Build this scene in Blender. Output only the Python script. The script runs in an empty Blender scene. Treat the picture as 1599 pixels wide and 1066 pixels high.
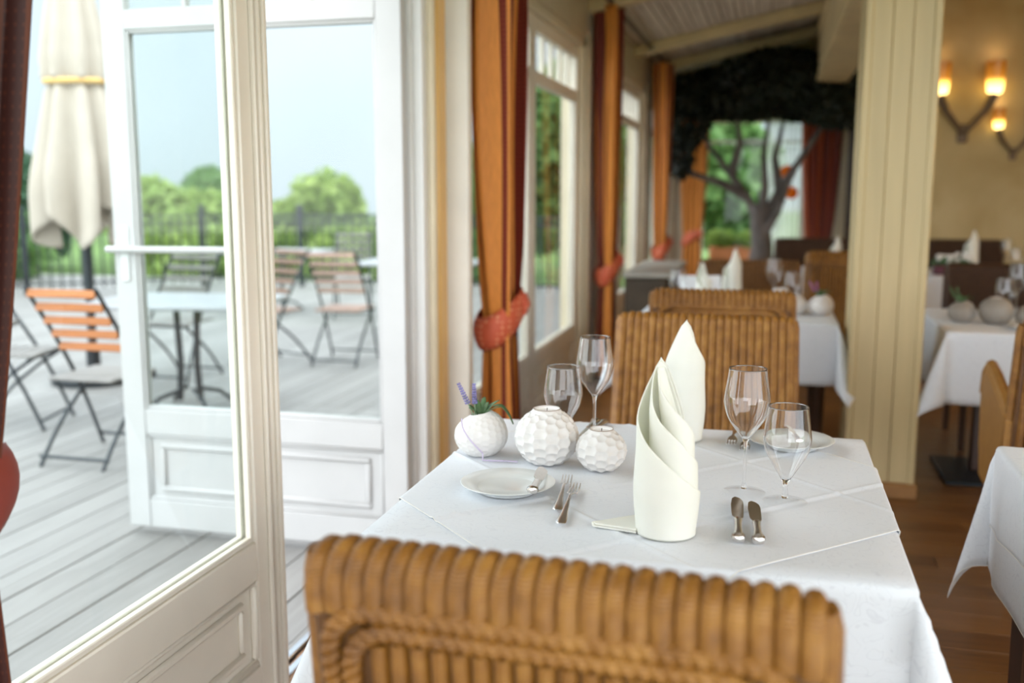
import bpy, math, random
import numpy as np
from mathutils import Vector, Matrix, Euler
random.seed(7); RNG = np.random.default_rng(11)
PI = math.pi; R = math.radians
SC = bpy.context.scene; COL = SC.collection

# ------------------------------------------------------------------ camera
cam = bpy.data.objects.new('camera', bpy.data.cameras.new('camera')); COL.objects.link(cam)
cam.location = (0, 0, 1.35); cam.rotation_euler = (R(90 - 8.63), 0, R(14.56))
cam.data.lens = 35; cam.data.sensor_width = 36; cam.data.clip_start = 0.05; cam.data.clip_end = 400
cam.data.dof.use_dof = True; cam.data.dof.focus_distance = 1.98; cam.data.dof.aperture_fstop = 2.0
SC.camera = cam

# ------------------------------------------------------------------ world, light, exposure
W = bpy.data.worlds.new('overcast_sky'); SC.world = W; W.use_nodes = True
nt = W.node_tree; nt.nodes.clear()
wo = nt.nodes.new('ShaderNodeOutputWorld'); wb = nt.nodes.new('ShaderNodeBackground')
tc = nt.nodes.new('ShaderNodeTexCoord'); no = nt.nodes.new('ShaderNodeTexNoise')
no.inputs['Scale'].default_value = 2.2; no.inputs['Detail'].default_value = 5
cr = nt.nodes.new('ShaderNodeValToRGB')
cr.color_ramp.elements[0].position = 0.3; cr.color_ramp.elements[0].color = (.87, .925, 1.0, 1)
cr.color_ramp.elements[1].position = 0.7; cr.color_ramp.elements[1].color = (.98, .99, 1.0, 1)
nt.links.new(tc.outputs['Generated'], no.inputs['Vector']); nt.links.new(no.outputs['Fac'], cr.inputs['Fac'])
nt.links.new(cr.outputs['Color'], wb.inputs['Color']); nt.links.new(wb.outputs['Background'], wo.inputs['Surface'])
wb.inputs['Strength'].default_value = 4.5
vs = SC.view_settings
vs.view_transform = 'Standard'; vs.look = 'None'; vs.gamma = 1; vs.use_curve_mapping = False; vs.exposure = 0.0
SC.cycles.max_bounces = 14; SC.cycles.transparent_max_bounces = 16; SC.cycles.transmission_bounces = 14
SC.cycles.diffuse_bounces = 5; SC.cycles.glossy_bounces = 5; SC.cycles.sample_clamp_indirect = 8

# ------------------------------------------------------------------ material helpers
class NT:
    def __init__(s, name):
        s.m = bpy.data.materials.new(name); s.m.use_nodes = True; s.t = s.m.node_tree; s.t.nodes.clear()
        s.o = s.n('OutputMaterial')
    def n(s, k, **kw):
        x = s.t.nodes.new('ShaderNode' + k)
        for a, b in kw.items(): setattr(x, a, b)
        return x
    def l(s, a, b): s.t.links.new(a, b)
    def coord(s, scale=(1, 1, 1), rot=(0, 0, 0)):
        c = s.n('TexCoord'); m = s.n('Mapping'); m.inputs['Scale'].default_value = scale; m.inputs['Rotation'].default_value = rot
        s.l(c.outputs['Object'], m.inputs['Vector']); return m.outputs['Vector']
    def noise(s, v, scale, detail=3, dist=0):
        x = s.n('TexNoise'); x.inputs['Scale'].default_value = scale; x.inputs['Detail'].default_value = detail
        x.inputs['Distortion'].default_value = dist; s.l(v, x.inputs['Vector']); return x.outputs['Fac']
    def ramp(s, f, stops, interp='LINEAR'):
        x = s.n('ValToRGB'); r = x.color_ramp; r.interpolation = interp
        while len(r.elements) < len(stops): r.elements.new(.5)
        for e, (p, c) in zip(r.elements, stops): e.position = p; e.color = (*c, 1)
        s.l(f, x.inputs['Fac']); return x.outputs['Color']
    def math(s, op, a, b=None):
        x = s.n('Math', operation=op)
        for i, q in enumerate((a, b)):
            if q is None: continue
            if isinstance(q, (int, float)): x.inputs[i].default_value = q
            else: s.l(q, x.inputs[i])
        return x.outputs[0]
    def mix(s, f, a, b):
        x = s.n('Mix', data_type='RGBA')
        for i, q in ((0, f), (6, a), (7, b)):
            if isinstance(q, (int, float)): x.inputs[i].default_value = q
            elif isinstance(q, tuple): x.inputs[i].default_value = (*q, 1)
            else: s.l(q, x.inputs[i])
        return x.outputs[2]
    def bump(s, h, strength=.3, dist=.01):
        x = s.n('Bump'); x.inputs['Strength'].default_value = strength; x.inputs['Distance'].default_value = dist
        s.l(h, x.inputs['Height']); return x.outputs['Normal']
    def pbr(s, col, rough=.5, metal=0, bump=None, **kw):
        x = s.n('BsdfPrincipled')
        if isinstance(col, tuple): x.inputs['Base Color'].default_value = (*col, 1)
        else: s.l(col, x.inputs['Base Color'])
        if isinstance(rough, (int, float)): x.inputs['Roughness'].default_value = rough
        else: s.l(rough, x.inputs['Roughness'])
        x.inputs['Metallic'].default_value = metal
        if bump: s.l(bump, x.inputs['Normal'])
        for a, b in kw.items(): x.inputs[a.replace('_', ' ')].default_value = b
        return x.outputs[0]
    def out(s, sh): s.l(sh, s.o.inputs['Surface']); return s.m

def plain(name, c, rough=.5, metal=0, var=.08, scale=6, bump=0, bscale=60, stretch=(1, 1, 1), **kw):
    t = NT(name); v = t.coord(stretch); f = t.noise(v, scale, 4)
    lo = tuple(x * (1 - var) for x in c); hi = tuple(min(1, x * (1 + var)) for x in c)
    b = t.bump(t.noise(v, bscale, 3), bump, .004) if bump else None
    return t.out(t.pbr(t.ramp(f, [(.3, lo), (.7, hi)]), rough, metal, b, **kw))

M = {}
M['white'] = plain('white_paint', (.74, .74, .725), .35, var=.03)
M['white_out'] = plain('darker_white_paint', (.50, .505, .50), .4, var=.03)  # same white paint, set evenly darker for the open leaf
M['white_in'] = plain('shade_warmed_white_paint', (.76, .705, .61), .35, var=.03)  # white paint with the warm indoor shade tinted into its colour
M['cream'] = plain('cream_paint', (.70, .62, .46), .4, var=.05)
M['pier'] = plain('pale_render', (.72, .69, .62), .7, var=.04, bump=.1)
M['ochre_trim'] = plain('ochre_trim_paint', (.66, .41, .14), .4, var=.06)
M['pillar'] = plain('pillar_paint', (.52, .415, .22), .45, var=.07, scale=3, stretch=(6, 6, .6))
M['beam'] = plain('beam_paint', (.74, .59, .33), .5, var=.1, scale=4)
M['pillar_base'] = plain('pillar_base_wood', (.28, .14, .045), .4, var=.2, scale=9)
M['iron'] = plain('black_iron', (.028, .036, .042), .4, .5, var=.2)
M['darkwood'] = plain('dark_stained_wood', (.05, .022, .012), .35, var=.3, scale=14, stretch=(1, 1, .2))
M['redwood'] = plain('red_brown_wood', (.11, .03, .014), .35, var=.3, scale=14, stretch=(1, 1, .2))
M['steel'] = plain('polished_steel', (.74, .72, .70), .25, 1, var=.05)
M['alu'] = plain('aluminium', (.62, .66, .72), .25, 1, var=.05)
M['porcelain'] = plain('porcelain', (.70, .725, .72), .12, var=.01)
M['ceramic'] = plain('matt_white_ceramic', (.72, .70, .68), .55, var=.03, bump=.05, bscale=150)
M['ceramic_grey'] = plain('matt_grey_ceramic', (.30, .275, .245), .55, var=.05, bump=.05, bscale=150)
M['wax'] = plain('white_wax', (.85, .84, .82), .4, var=.02)
M['card'] = plain('white_card', (.82, .82, .84), .6, var=.01)
M['umbrella'] = plain('parasol_canvas', (.47, .425, .36), .8, var=.05, bump=.1)
M['strap'] = plain('parasol_strap', (.75, .50, .18), .7)
M['slat'] = plain('teak_slat', (.40, .135, .03), .45, var=.25, scale=10, stretch=(.4, 4, 4))
M['slat_pale'] = plain('weathered_pink_slat', (.30, .19, .15), .5, var=.2, scale=10)
M['slat_grey'] = plain('weathered_grey_slat', (.25, .24, .23), .5, var=.2, scale=10)
M['table_grey'] = plain('grey_table_top', (.36, .37, .39), .3, var=.08)
M['cab'] = plain('dark_cabinet', (.05, .034, .02), .7, var=.2)
M['cabtop'] = plain('grey_stone_top', (.34, .32, .28), .4, var=.1)
M['leaf_lav'] = plain('sage_green_leaf', (.075, .15, .06), .6, var=.3, scale=30)
M['leaf_edge'] = plain('pale_green_stem', (.23, .33, .20), .6, var=.2)
M['lavender'] = plain('lavender_flower', (.22, .20, .42), .8, var=.3, scale=60)
M['ribbon'] = plain('lilac_ribbon', (.55, .47, .64), .5, var=.05)
M['bark'] = plain('grey_bark', (.15, .13, .12), .9, var=.4, scale=12, bump=.6, bscale=30, stretch=(1, 1, .3))
M['terracotta'] = plain('terracotta', (.55, .20, .09), .7, var=.15)
M['soil'] = plain('dark_soil', (.04, .03, .02), .9)
M['mauve'] = plain('mauve_flower', (.42, .16, .36), .7, var=.2)
M['winered'] = plain('wine_red_box', (.09, .01, .025), .5)
M['white_flower'] = plain('white_flower', (.85, .85, .82), .7)
M['hill_haze'] = plain('haze_tinted_slope', (.285, .310, .342), .95, var=.12, scale=.02)  # distance haze mixed into the slope's own colour, pale and bluish
M['grass'] = plain('lawn_grass', (.09, .17, .03), .9, var=.4, scale=.6)
M['rail'] = plain('dark_rail', (.05, .03, .02), .4)
M['roof'] = plain('roof_boards', (.5, .42, .33), .7)
M['rim'] = plain('brown_ceramic_rim', (.38, .31, .26), .6)

def mk_leaf(name, c, c2, trans=.35):
    t = NT(name); oi = t.n('TexCoord'); f = t.noise(oi.outputs['Object'], 3.0, 2)
    col = t.ramp(f, [(.35, c), (.65, c2)])
    d = t.pbr(col, .6); tr = t.n('BsdfTranslucent'); t.l(col, tr.inputs['Color'])
    mx = t.n('MixShader'); mx.inputs[0].default_value = trans; t.l(d, mx.inputs[1]); t.l(tr.outputs[0], mx.inputs[2])
    return t.out(mx.outputs[0])
M['fol_bright'] = mk_leaf('bright_green_leaves', (.20, .31, .06), (.36, .47, .13))
M['fol_mid'] = mk_leaf('mid_green_leaves', (.085, .19, .05), (.17, .30, .085))
M['fol_dark'] = mk_leaf('dark_green_leaves', (.05, .125, .075), (.09, .19, .10))
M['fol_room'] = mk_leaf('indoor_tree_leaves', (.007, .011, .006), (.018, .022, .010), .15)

def mk_glass(name, tint=(1, 1, 1), rough=0):
    t = NT(name); g = t.n('BsdfGlass'); g.inputs['Color'].default_value = (*tint, 1); g.inputs['IOR'].default_value = 1.46
    f = t.noise(t.coord(), 8, 1)
    t.l(t.ramp(f, [(0, tuple(.985 * x for x in tint)), (1, tint)]), g.inputs['Color'])
    return t.out(g.outputs[0])
M['glass'] = mk_glass('clear_wine_glass')
t = NT('thin_clear_glass'); tr = t.n('BsdfTransparent'); gl = t.n('BsdfGlossy'); gl.inputs['Roughness'].default_value = 0.02
fr = t.n('Fresnel'); fr.inputs['IOR'].default_value = 1.2; mx = t.n('MixShader'); ge = t.n('NewGeometry')
t.l(t.ramp(t.noise(t.coord(), 8, 1), [(0, (.985, .988, .99)), (1, (.995, .996, .997))]), tr.inputs['Color'])
t.l(t.math('MULTIPLY', fr.outputs[0], t.math('SUBTRACT', 1.0, ge.outputs['Backfacing'])), mx.inputs[0]); t.l(tr.outputs[0], mx.inputs[1]); t.l(gl.outputs[0], mx.inputs[2]); M['glass_thin'] = t.out(mx.outputs[0])
t = NT('window_pane'); tr = t.n('BsdfTransparent'); gl = t.n('BsdfGlossy'); gl.inputs['Roughness'].default_value = 0.0
fr = t.n('Fresnel'); fr.inputs['IOR'].default_value = 1.42; mx = t.n('MixShader')
t.l(t.ramp(t.noise(t.coord(), 2, 1), [(0, (.93, .965, .96)), (1, (.95, .975, .97))]), tr.inputs['Color'])
ge = t.n('NewGeometry'); t.l(t.math('MULTIPLY', fr.outputs[0], t.math('SUBTRACT', 1.0, ge.outputs['Backfacing'])), mx.inputs[0]); t.l(tr.outputs[0], mx.inputs[1]); t.l(gl.outputs[0], mx.inputs[2]); M['pane'] = t.out(mx.outputs[0])

# floor boards, deck boards (colour differs board by board)
def mk_board(name, a, b, rough, axis, knots=0):
    t = NT(name); oi = t.n('ObjectInfo'); st = (1.2, 14, 8) if axis == 'x' else (14, 1.2, 8)
    v = t.coord(st); va = t.n('VectorMath', operation='ADD'); t.l(v, va.inputs[0])
    cx = t.n('CombineXYZ'); t.l(t.math('MULTIPLY', oi.outputs['Random'], 50), cx.inputs[2]); t.l(cx.outputs[0], va.inputs[1])
    f = t.noise(va.outputs[0], 1.6, 6, 1.2)
    f2 = t.math('ADD', t.math('MULTIPLY', f, .7), t.math('MULTIPLY', oi.outputs['Random'], .3))
    col = t.ramp(f2, [(.25, a), (.72, b)])
    if knots:
        vo = t.n('TexVoronoi'); vo.inputs['Scale'].default_value = 1.6
        t.l(va.outputs[0], vo.inputs['Vector'])
        k = t.ramp(vo.outputs['Distance'], [(.03, (1, 1, 1)), (.12, (0, 0, 0))])
        col = t.mix(k, col, tuple(x * .35 for x in a))
    return t.out(t.pbr(col, rough, 0, t.bump(f, .12, .002)))
M['floorboard'] = mk_board('oak_floor_board', (.13, .052, .013), (.245, .112, .033), .32, 'x', 1)
M['deckboard'] = mk_board('weathered_deck_board', (.185, .18, .172), (.28, .275, .265), .5, 'y')
M['lath'] = mk_board('ceiling_lath', (.58, .49, .40), (.88, .79, .68), .8, 'y')

# plaster
t = NT('ochre_plaster'); v = t.coord(); f = t.noise(v, 1.7, 6, .6)
M['plaster'] = t.out(t.pbr(t.ramp(f, [(.3, (.43, .31, .125)), (.7, (.58, .455, .235))]), .75, 0, t.bump(t.noise(v, 14, 5), .3, .01)))

# table linen with faint scroll damask
def mk_cloth(name, c, dark):
    t = NT(name); v = t.coord(); f = t.noise(v, 26, 1, 1.3)
    g = t.math('ABSOLUTE', t.math('SUBTRACT', t.math('FRACT', t.math('MULTIPLY', f, 5)), .5))
    k = t.ramp(g, [(.0, (1, 1, 1)), (.10, (0, 0, 0))]); col = t.mix(t.math('MULTIPLY', k, 1), c, dark)
    w = t.noise(t.coord((1, 1, 1)), 420, 2)
    return t.out(t.pbr(col, .72, 0, t.bump(w, .12, .001), Sheen_Weight=.15))
M['cloth'] = mk_cloth('white_damask_linen', (.655, .685, .725), (.585, .61, .655))
M['topper'] = mk_cloth('white_topper_linen', (.665, .695, .735), (.615, .645, .69))
t = NT('cloth_hem'); M['hem'] = plain('ivory_hem_thread', (.74, .72, .66), .7)
t = NT('napkin_linen'); v = t.coord(); w = t.noise(v, 300, 2); col = t.ramp(t.noise(v, 20, 2), [(.3, (.87, .87, .83)), (.7, (.90, .90, .86))])
d = t.pbr(col, .8, 0, t.bump(w, .12, .001)); tr = t.n('BsdfTranslucent'); tr.inputs['Color'].default_value = (.86, .87, .55, 1)
mx = t.n('MixShader'); mx.inputs[0].default_value = .22; t.l(d, mx.inputs[1]); t.l(tr.outputs[0], mx.inputs[2]); M['napkin'] = t.out(mx.outputs[0])

# loom weave: fine wraps across each rib
def mk_loom(name, a, b, c):
    t = NT(name); v = t.coord()
    wv = t.n('TexWave', wave_type='BANDS', bands_direction='Z'); wv.inputs['Scale'].default_value = 75; wv.inputs['Distortion'].default_value = 1.2
    wv.inputs['Detail'].default_value = 1; t.l(v, wv.inputs['Vector'])
    f = t.noise(v, 30, 4); f2 = t.noise(v, 4, 3)
    base = t.ramp(t.math('ADD', t.math('MULTIPLY', f, .6), t.math('MULTIPLY', f2, .4)), [(.3, a), (.5, b), (.72, c)])
    col = t.mix(t.math('MULTIPLY', wv.outputs['Fac'], .32), base, tuple(x * .35 for x in a))
    return t.out(t.pbr(col, .42, 0, t.bump(wv.outputs['Fac'], .35, .003)))
M['loom'] = mk_loom('honey_loom_weave', (.155, .060, .009), (.29, .123, .018), (.47, .235, .052))
M['loom_core'] = mk_loom('brown_loom_weave', (.11, .045, .013), (.16, .068, .018), (.22, .10, .028))
M['loom_flat'] = mk_loom('amber_loom_weave', (.32, .145, .025), (.40, .19, .036), (.48, .245, .055))
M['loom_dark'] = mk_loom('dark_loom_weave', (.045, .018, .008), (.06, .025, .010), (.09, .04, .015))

# striped curtain
def mk_curtain(name, amber, red, dot, ph=0.0, rep=4.0):
    t = NT(name); at = t.n('Attribute'); at.attribute_name = 'stripe'
    sx = t.n('SeparateXYZ'); t.l(at.outputs['Vector'], sx.inputs[0])
    fr_ = t.math('FRACT', t.math('ADD', t.math('MULTIPLY', sx.outputs[0], rep), ph))
    isr = t.ramp(fr_, [(0, (0, 0, 0)), (.43, (1, 1, 1)), (.63, (0, 0, 0)), (.68, (1, 1, 1)), (.93, (0, 0, 0))], 'CONSTANT')
    du = t.math('SUBTRACT', t.math('FRACT', t.math('MULTIPLY', sx.outputs[0], 80)), .5)
    dv = t.math('SUBTRACT', t.math('FRACT', t.math('MULTIPLY', sx.outputs[1], 52)), .5)
    rr = t.math('ADD', t.math('ABSOLUTE', du), t.math('ABSOLUTE', dv))
    dk = t.math('LESS_THAN', rr, .22)
    redc = t.mix(dk, red, dot)
    weave = t.noise(t.coord((1, 1, .1)), 160, 2)
    amb = t.ramp(weave, [(.3, tuple(x * .85 for x in amber)), (.7, amber)])
    col = t.mix(isr, amb, redc)
    d = t.pbr(col, .55, 0, None, Sheen_Weight=.2)
    tr = t.n('BsdfTranslucent'); t.l(col, tr.inputs['Color'])
    mx = t.n('MixShader'); mx.inputs[0].default_value = .28; t.l(d, mx.inputs[1]); t.l(tr.outputs[0], mx.inputs[2])
    return t.out(mx.outputs[0])
M['curtain'] = mk_curtain('orange_striped_curtain', (.90, .35, .055), (.24, .026, .010), (.46, .11, .04), .05, 3.7)
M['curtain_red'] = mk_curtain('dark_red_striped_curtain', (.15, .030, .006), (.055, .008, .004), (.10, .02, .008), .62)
t = NT('red_dotted_tie'); v = t.coord(); vo = t.n('TexVoronoi'); vo.inputs['Scale'].default_value = 42; vo.inputs['Randomness'].default_value = .2
t.l(v, vo.inputs['Vector']); k = t.ramp(vo.outputs['Distance'], [(.28, (1, 1, 1)), (.36, (0, 0, 0))])
M['tie'] = t.out(t.pbr(t.mix(k, (.58, .105, .045), (.75, .30, .16)), .6))
M['tie_shaded'] = plain('shaded_red_tie', (.22, .03, .018), .6, var=.2)  # red tie cloth with its shade put into the colour
M['curtain_deep'] = mk_curtain('deep_red_curtain', (.50, .085, .014), (.20, .022, .010), (.3, .06, .02), 0, 3.0)
M['sheer'] = (lambda t: (lambda d, tr, mx: (t.l(d.outputs[0], mx.inputs[1]), t.l(tr.outputs[0], mx.inputs[2]), t.out(mx.outputs[0]))[2])(
    *(lambda d, tr, mx: (setattr(d.inputs['Color'], 'default_value', (.9, .9, .9, 1)), setattr(tr.inputs['Color'], 'default_value', (.95, .95, .95, 1)), setattr(mx.inputs[0], 'default_value', .35), (d, tr, mx))[3])(t.n('BsdfTranslucent'), t.n('BsdfTransparent'), t.n('MixShader'))))(NT('white_sheer_net'))
# lamp glass: lit from inside by its bulb
t = NT('amber_lamp_glass'); c = t.n('TexCoord'); sx = t.n('SeparateXYZ'); t.l(c.outputs['Generated'], sx.inputs[0])
em = t.n('Emission'); t.l(t.ramp(sx.outputs[2], [(0, (1, .78, .30)), (.3, (1, .62, .13)), (.55, (.85, .30, .02)), (1, (.42, .12, .008))]), em.inputs['Color'])
st = t.n('Mapping'); em.inputs['Strength'].default_value = 1.0
sr = t.ramp(sx.outputs[2], [(0, (1, 1, 1)), (.28, (1, 1, 1)), (.5, (.12, .12, .12)), (1, (.05, .05, .05))])
t.l(t.math('MULTIPLY', sr, 4.5), em.inputs['Strength'])
ad = t.n('AddShader'); t.l(em.outputs[0], ad.inputs[0]); t.l(t.pbr((.5, .2, .03), .3), ad.inputs[1]); M['lampglass'] = t.out(ad.outputs[0])
t = NT('dull_lamp_glass'); M['lampglass_off'] = t.out(t.pbr(t.ramp(t.noise(t.coord(), 5), [(.3, (.30, .14, .03)), (.7, (.38, .18, .04))]), .3))
M['sconce_metal'] = plain('bronze_arm', (.16, .11, .07), .5, .3, var=.15)
t = NT('orange_lantern_paper'); tr = t.n('BsdfTranslucent'); tr.inputs['Color'].default_value = (1, .35, .02, 1); d = t.pbr((.95, .32, .02), .4)
mx = t.n('MixShader'); mx.inputs[0].default_value = .6; t.l(d, mx.inputs[1]); t.l(tr.outputs[0], mx.inputs[2]); M['lantern'] = t.out(mx.outputs[0])

# ------------------------------------------------------------------ mesh helpers
class MB:
    def __init__(s): s.v = []; s.f = []
    def add(s, v, f):
        o = len(s.v); s.v += [tuple(map(float, p)) for p in v]; s.f += [tuple(i + o for i in q) for q in f]; return s
    def box(s, x0, x1, y0, y1, z0, z1, c=.0, mat=None):
        if c <= 0:
            v = [(x, y, z) for z in (z0, z1) for y in (y0, y1) for x in (x0, x1)]
            f = [(0, 2, 3, 1), (4, 5, 7, 6), (0, 1, 5, 4), (2, 6, 7, 3), (0, 4, 6, 2), (1, 3, 7, 5)]
        else:
            c = min(c, (x1 - x0) * .49, (y1 - y0) * .49, (z1 - z0) * .49)
            v = []; idx = {}
            for a, X in ((0, (x0, x1)), ):
                pass
            for ix, x in ((-1, x0), (1, x1)):
                for iy, y in ((-1, y0), (1, y1)):
                    for iz, z in ((-1, z0), (1, z1)):
                        for k in range(3):
                            p = [x - ix * c, y - iy * c, z - iz * c]; p[k] = (x, y, z)[k]
                            idx[(ix, iy, iz, k)] = len(v); v.append(tuple(p))
            f = []
            for k in range(3):
                a, b = [(1, 2), (2, 0), (0, 1)][k]
                for sgn in (-1, 1):
                    q = []
                    for (sa, sb) in ((-1, -1), (1, -1), (1, 1), (-1, 1)):
                        key = [0, 0, 0]; key[k] = sgn; key[a] = sa; key[b] = sb; q.append(idx[(*key, k)])
                    f.append(tuple(q if sgn > 0 else q[::-1]))
            for k in range(3):
                a, b = [(1, 2), (2, 0), (0, 1)][k]
                for sa in (-1, 1):
                    for sb in (-1, 1):
                        def kk(sk, face):
                            key = [0, 0, 0]; key[k] = sk; key[a] = sa; key[b] = sb; return idx[(*key, face)]
                        q = [kk(-1, a), kk(1, a), kk(1, b), kk(-1, b)]
                        f.append(tuple(q if sa * sb < 0 else q[::-1]))
            for ix in (-1, 1):
                for iy in (-1, 1):
                    for iz in (-1, 1):
                        q = [idx[(ix, iy, iz, k)] for k in range(3)]
                        f.append(tuple(q if ix * iy * iz > 0 else q[::-1]))
        if mat is not None: v = [tuple(mat @ Vector(p)) for p in v]
        return s.add(v, f)
    def tube(s, path, r, n=8, caps=True, flat=1.0, twist=0, lobes=0):
        P = [Vector(p) for p in path]; m = len(P); rr = r if hasattr(r, '__len__') else [r] * m
        T = [(P[min(i + 1, m - 1)] - P[max(i - 1, 0)]).normalized() for i in range(m)]
        up = Vector((0, 0, 1)) if abs(T[0].z) < .9 else Vector((0, 1, 0)); u = T[0].cross(up).normalized()
        v = []; f = []
        for i in range(m):
            u = (u - T[i] * u.dot(T[i])).normalized(); w = T[i].cross(u)
            for k in range(n):
                a = 2 * PI * k / n + twist * i; q = rr[i] * (1 + (.15 * math.cos(lobes * 2 * PI * k / n) if lobes else 0))
                v.append(tuple(P[i] + u * math.cos(a) * q + w * math.sin(a) * q * flat))
        for i in range(m - 1):
            for k in range(n): f.append((i * n + k, i * n + (k + 1) % n, (i + 1) * n + (k + 1) % n, (i + 1) * n + k))
        if caps: f.append(tuple(range(n))[::-1]); f.append(tuple((m - 1) * n + k for k in range(n)))
        return s.add(v, f)
    def lathe(s, prof, n=24, c=(0, 0, 0), closed=False):
        v = []; f = []; m = len(prof)
        for (r, z) in prof:
            for k in range(n): a = 2 * PI * k / n; v.append((c[0] + max(r, 1e-5) * math.cos(a), c[1] + max(r, 1e-5) * math.sin(a), c[2] + z))
        for i in range(m if closed else m - 1):
            j = (i + 1) % m
            for k in range(n): f.append((i * n + k, i * n + (k + 1) % n, j * n + (k + 1) % n, j * n + k))
        return s.add(v, f)
    def grid(s, P):
        P = np.asarray(P); a, b = P.shape[:2]; v = P.reshape(-1, 3)
        f = [(i * b + j, i * b + j + 1, (i + 1) * b + j + 1, (i + 1) * b + j) for i in range(a - 1) for j in range(b - 1)]
        return s.add(v, f)
    def prism(s, poly, y0, y1, axis='y', mat=None):
        n = len(poly); v = []
        for y in (y0, y1):
            for (a, b) in poly: v.append({'y': (a, y, b), 'z': (a, b, y), 'x': (y, a, b)}[axis])
        f = [tuple(range(n)), tuple(range(n, 2 * n))[::-1]] + [(i, n + i, n + (i + 1) % n, (i + 1) % n) for i in range(n)]
        if mat is not None: v = [tuple(mat @ Vector(p)) for p in v]
        return s.add(v, f)
    def mesh(s, name, mat, smooth=True, ang=40):
        me = bpy.data.meshes.new(name); me.from_pydata(s.v, [], s.f); me.validate()
        if mat is not None: me.materials.append(M[mat] if isinstance(mat, str) else mat)
        if smooth:
            me.polygons.foreach_set('use_smooth', [True] * len(me.polygons))
            try: me.set_sharp_from_angle(angle=R(ang))
            except Exception: pass
        return me
    def build(s, name, mat, parent=None, smooth=True, ang=40, loc=None):
        o = bpy.data.objects.new(name, s.mesh(name, mat, smooth, ang)); COL.objects.link(o)
        if parent is not None: o.parent = parent
        if loc is not None: o.location = loc
        return o

def inst(name, me, parent=None, loc=(0, 0, 0), rot=(0, 0, 0), sc=None):
    o = bpy.data.objects.new(name, me); COL.objects.link(o); o.location = loc; o.rotation_euler = rot
    if sc: o.scale = sc
    if parent is not None: o.parent = parent
    return o
def tag(o, label=None, cat=None, group=None, kind=None):
    if label: o['label'] = label
    if cat: o['category'] = cat
    if group: o['group'] = group
    if kind: o['kind'] = kind
    return o
def thing(name, label, cat, loc=(0, 0, 0), rz=0, group=None):
    o = bpy.data.objects.new(name, None); COL.objects.link(o); o.empty_display_size = .1
    o.location = loc; o.rotation_euler = (0, 0, rz); return tag(o, label, cat, group)
def struct(name, loc=(0, 0, 0)):
    o = bpy.data.objects.new(name, None); COL.objects.link(o); o.location = loc; o.empty_display_size = .1; o['kind'] = 'structure'; return o
def copy_tree(o, parent=None):
    c = o.copy(); COL.objects.link(c)
    if parent is not None: c.parent = parent
    for ch in list(o.children): copy_tree(ch, c)
    return c
def dup(o, label, loc, rz=0, group=None):
    c = copy_tree(o); c.location = loc; c.rotation_euler = (0, 0, rz); c['label'] = label
    if group: c['group'] = group
    return c
def bx(name, mat, parent, *a, c=.004):
    return MB().box(*a, c=c).build(name, mat, parent)

# ================================================================== SETTING
WX = -1.25                                    # room face of the window wall
# interior floor: boards across the room
fl = MB().box(-1.36, 4.2, -1.6, 13.3, -.10, -.022).build('floor', 'soil'); tag(fl, kind='structure')
pw = .135; xs = [-1.30, 1.15, 4.2]
bm_a = {}
for i in range(int(14.8 / pw)):
    y = -1.55 + i * pw
    off = ((i * 37) % 11) / 11 * 1.8 - .6
    for (x0, x1) in ((-1.30, .9 + off), (.902 + off, 4.2)):
        key = (round(x1 - x0, 2)); 
        if key not in bm_a: bm_a[key] = MB().box(-(x1 - x0) / 2, (x1 - x0) / 2 - .002, 0, pw - .003, -.022, 0, c=.0018).mesh('floor_board', 'floorboard')
        inst('floor_board', bm_a[key], fl, ((x0 + x1) / 2, y, 0))
# ceiling: sloping, beams across, laths along
def ceil_z(x): return 2.66 + .2 * (x + 1.12)
ce = MB().add([(-1.45, -1.6, ceil_z(-1.45) + .03), (4.2, -1.6, ceil_z(4.2) + .03), (4.2, 13.2, ceil_z(4.2) + .03), (-1.45, 13.2, ceil_z(-1.45) + .03),
               (-1.45, -1.6, ceil_z(-1.45) + .13), (4.2, -1.6, ceil_z(4.2) + .13), (4.2, 13.2, ceil_z(4.2) + .13), (-1.45, 13.2, ceil_z(-1.45) + .13)],
              [(0, 1, 2, 3), (7, 6, 5, 4), (0, 4, 5, 1), (1, 5, 6, 2), (2, 6, 7, 3), (3, 7, 4, 0)]).build('ceiling', 'roof', smooth=False); tag(ce, kind='structure')
beams_y = [-.2, 2.2, 4.6, 6.95, 9.25, 10.65, 11.75]
slope = math.atan(.2)
def beam_mesh(x0, x1, w, h):
    L = (x1 - x0) / math.cos(slope)
    return MB().box(0, L, -w / 2, w / 2, -h, 0, c=.006).mesh('beam', 'beam')
bmL = beam_mesh(-1.3, .36, .10, .095); bmR = beam_mesh(.62, 4.1, .10, .095)
for y in beams_y:
    inst('beam', bmL, ce, (-1.3, y, ceil_z(-1.3)), (0, -slope, 0)); inst('beam', bmR, ce, (.62, y, ceil_z(.62)), (0, -slope, 0))
lw = .058; lm = {}
for a, b in zip([-1.55] + beams_y, beams_y + [13.0]):
    if b < 4.0: continue
    L = round(b - a, 2)
    if L not in lm: lm[L] = MB().box(0, lw * .86, 0, L, 0, .018, c=.003).mesh('lath', 'lath')
    for k in range(28):
        x = -1.28 + k * lw
        inst('lath', lm[L], ce, (x, a, ceil_z(x) + .004 + random.uniform(-.004, .004)), (0, -slope, random.uniform(-.002, .002)))
mb = MB().box(.365, .645, 2.0, 12.9, 2.36, ceil_z(.36) + .02, c=.01).build('trim_1', 'beam'); tag(mb, kind='structure')
bx('fillet', 'beam', mb, .340, .365, 2.0, 12.9, 2.80, 2.86); bx('fillet', 'beam', mb, .35, .366, 2.0, 12.9, 2.36, 2.40)

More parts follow.
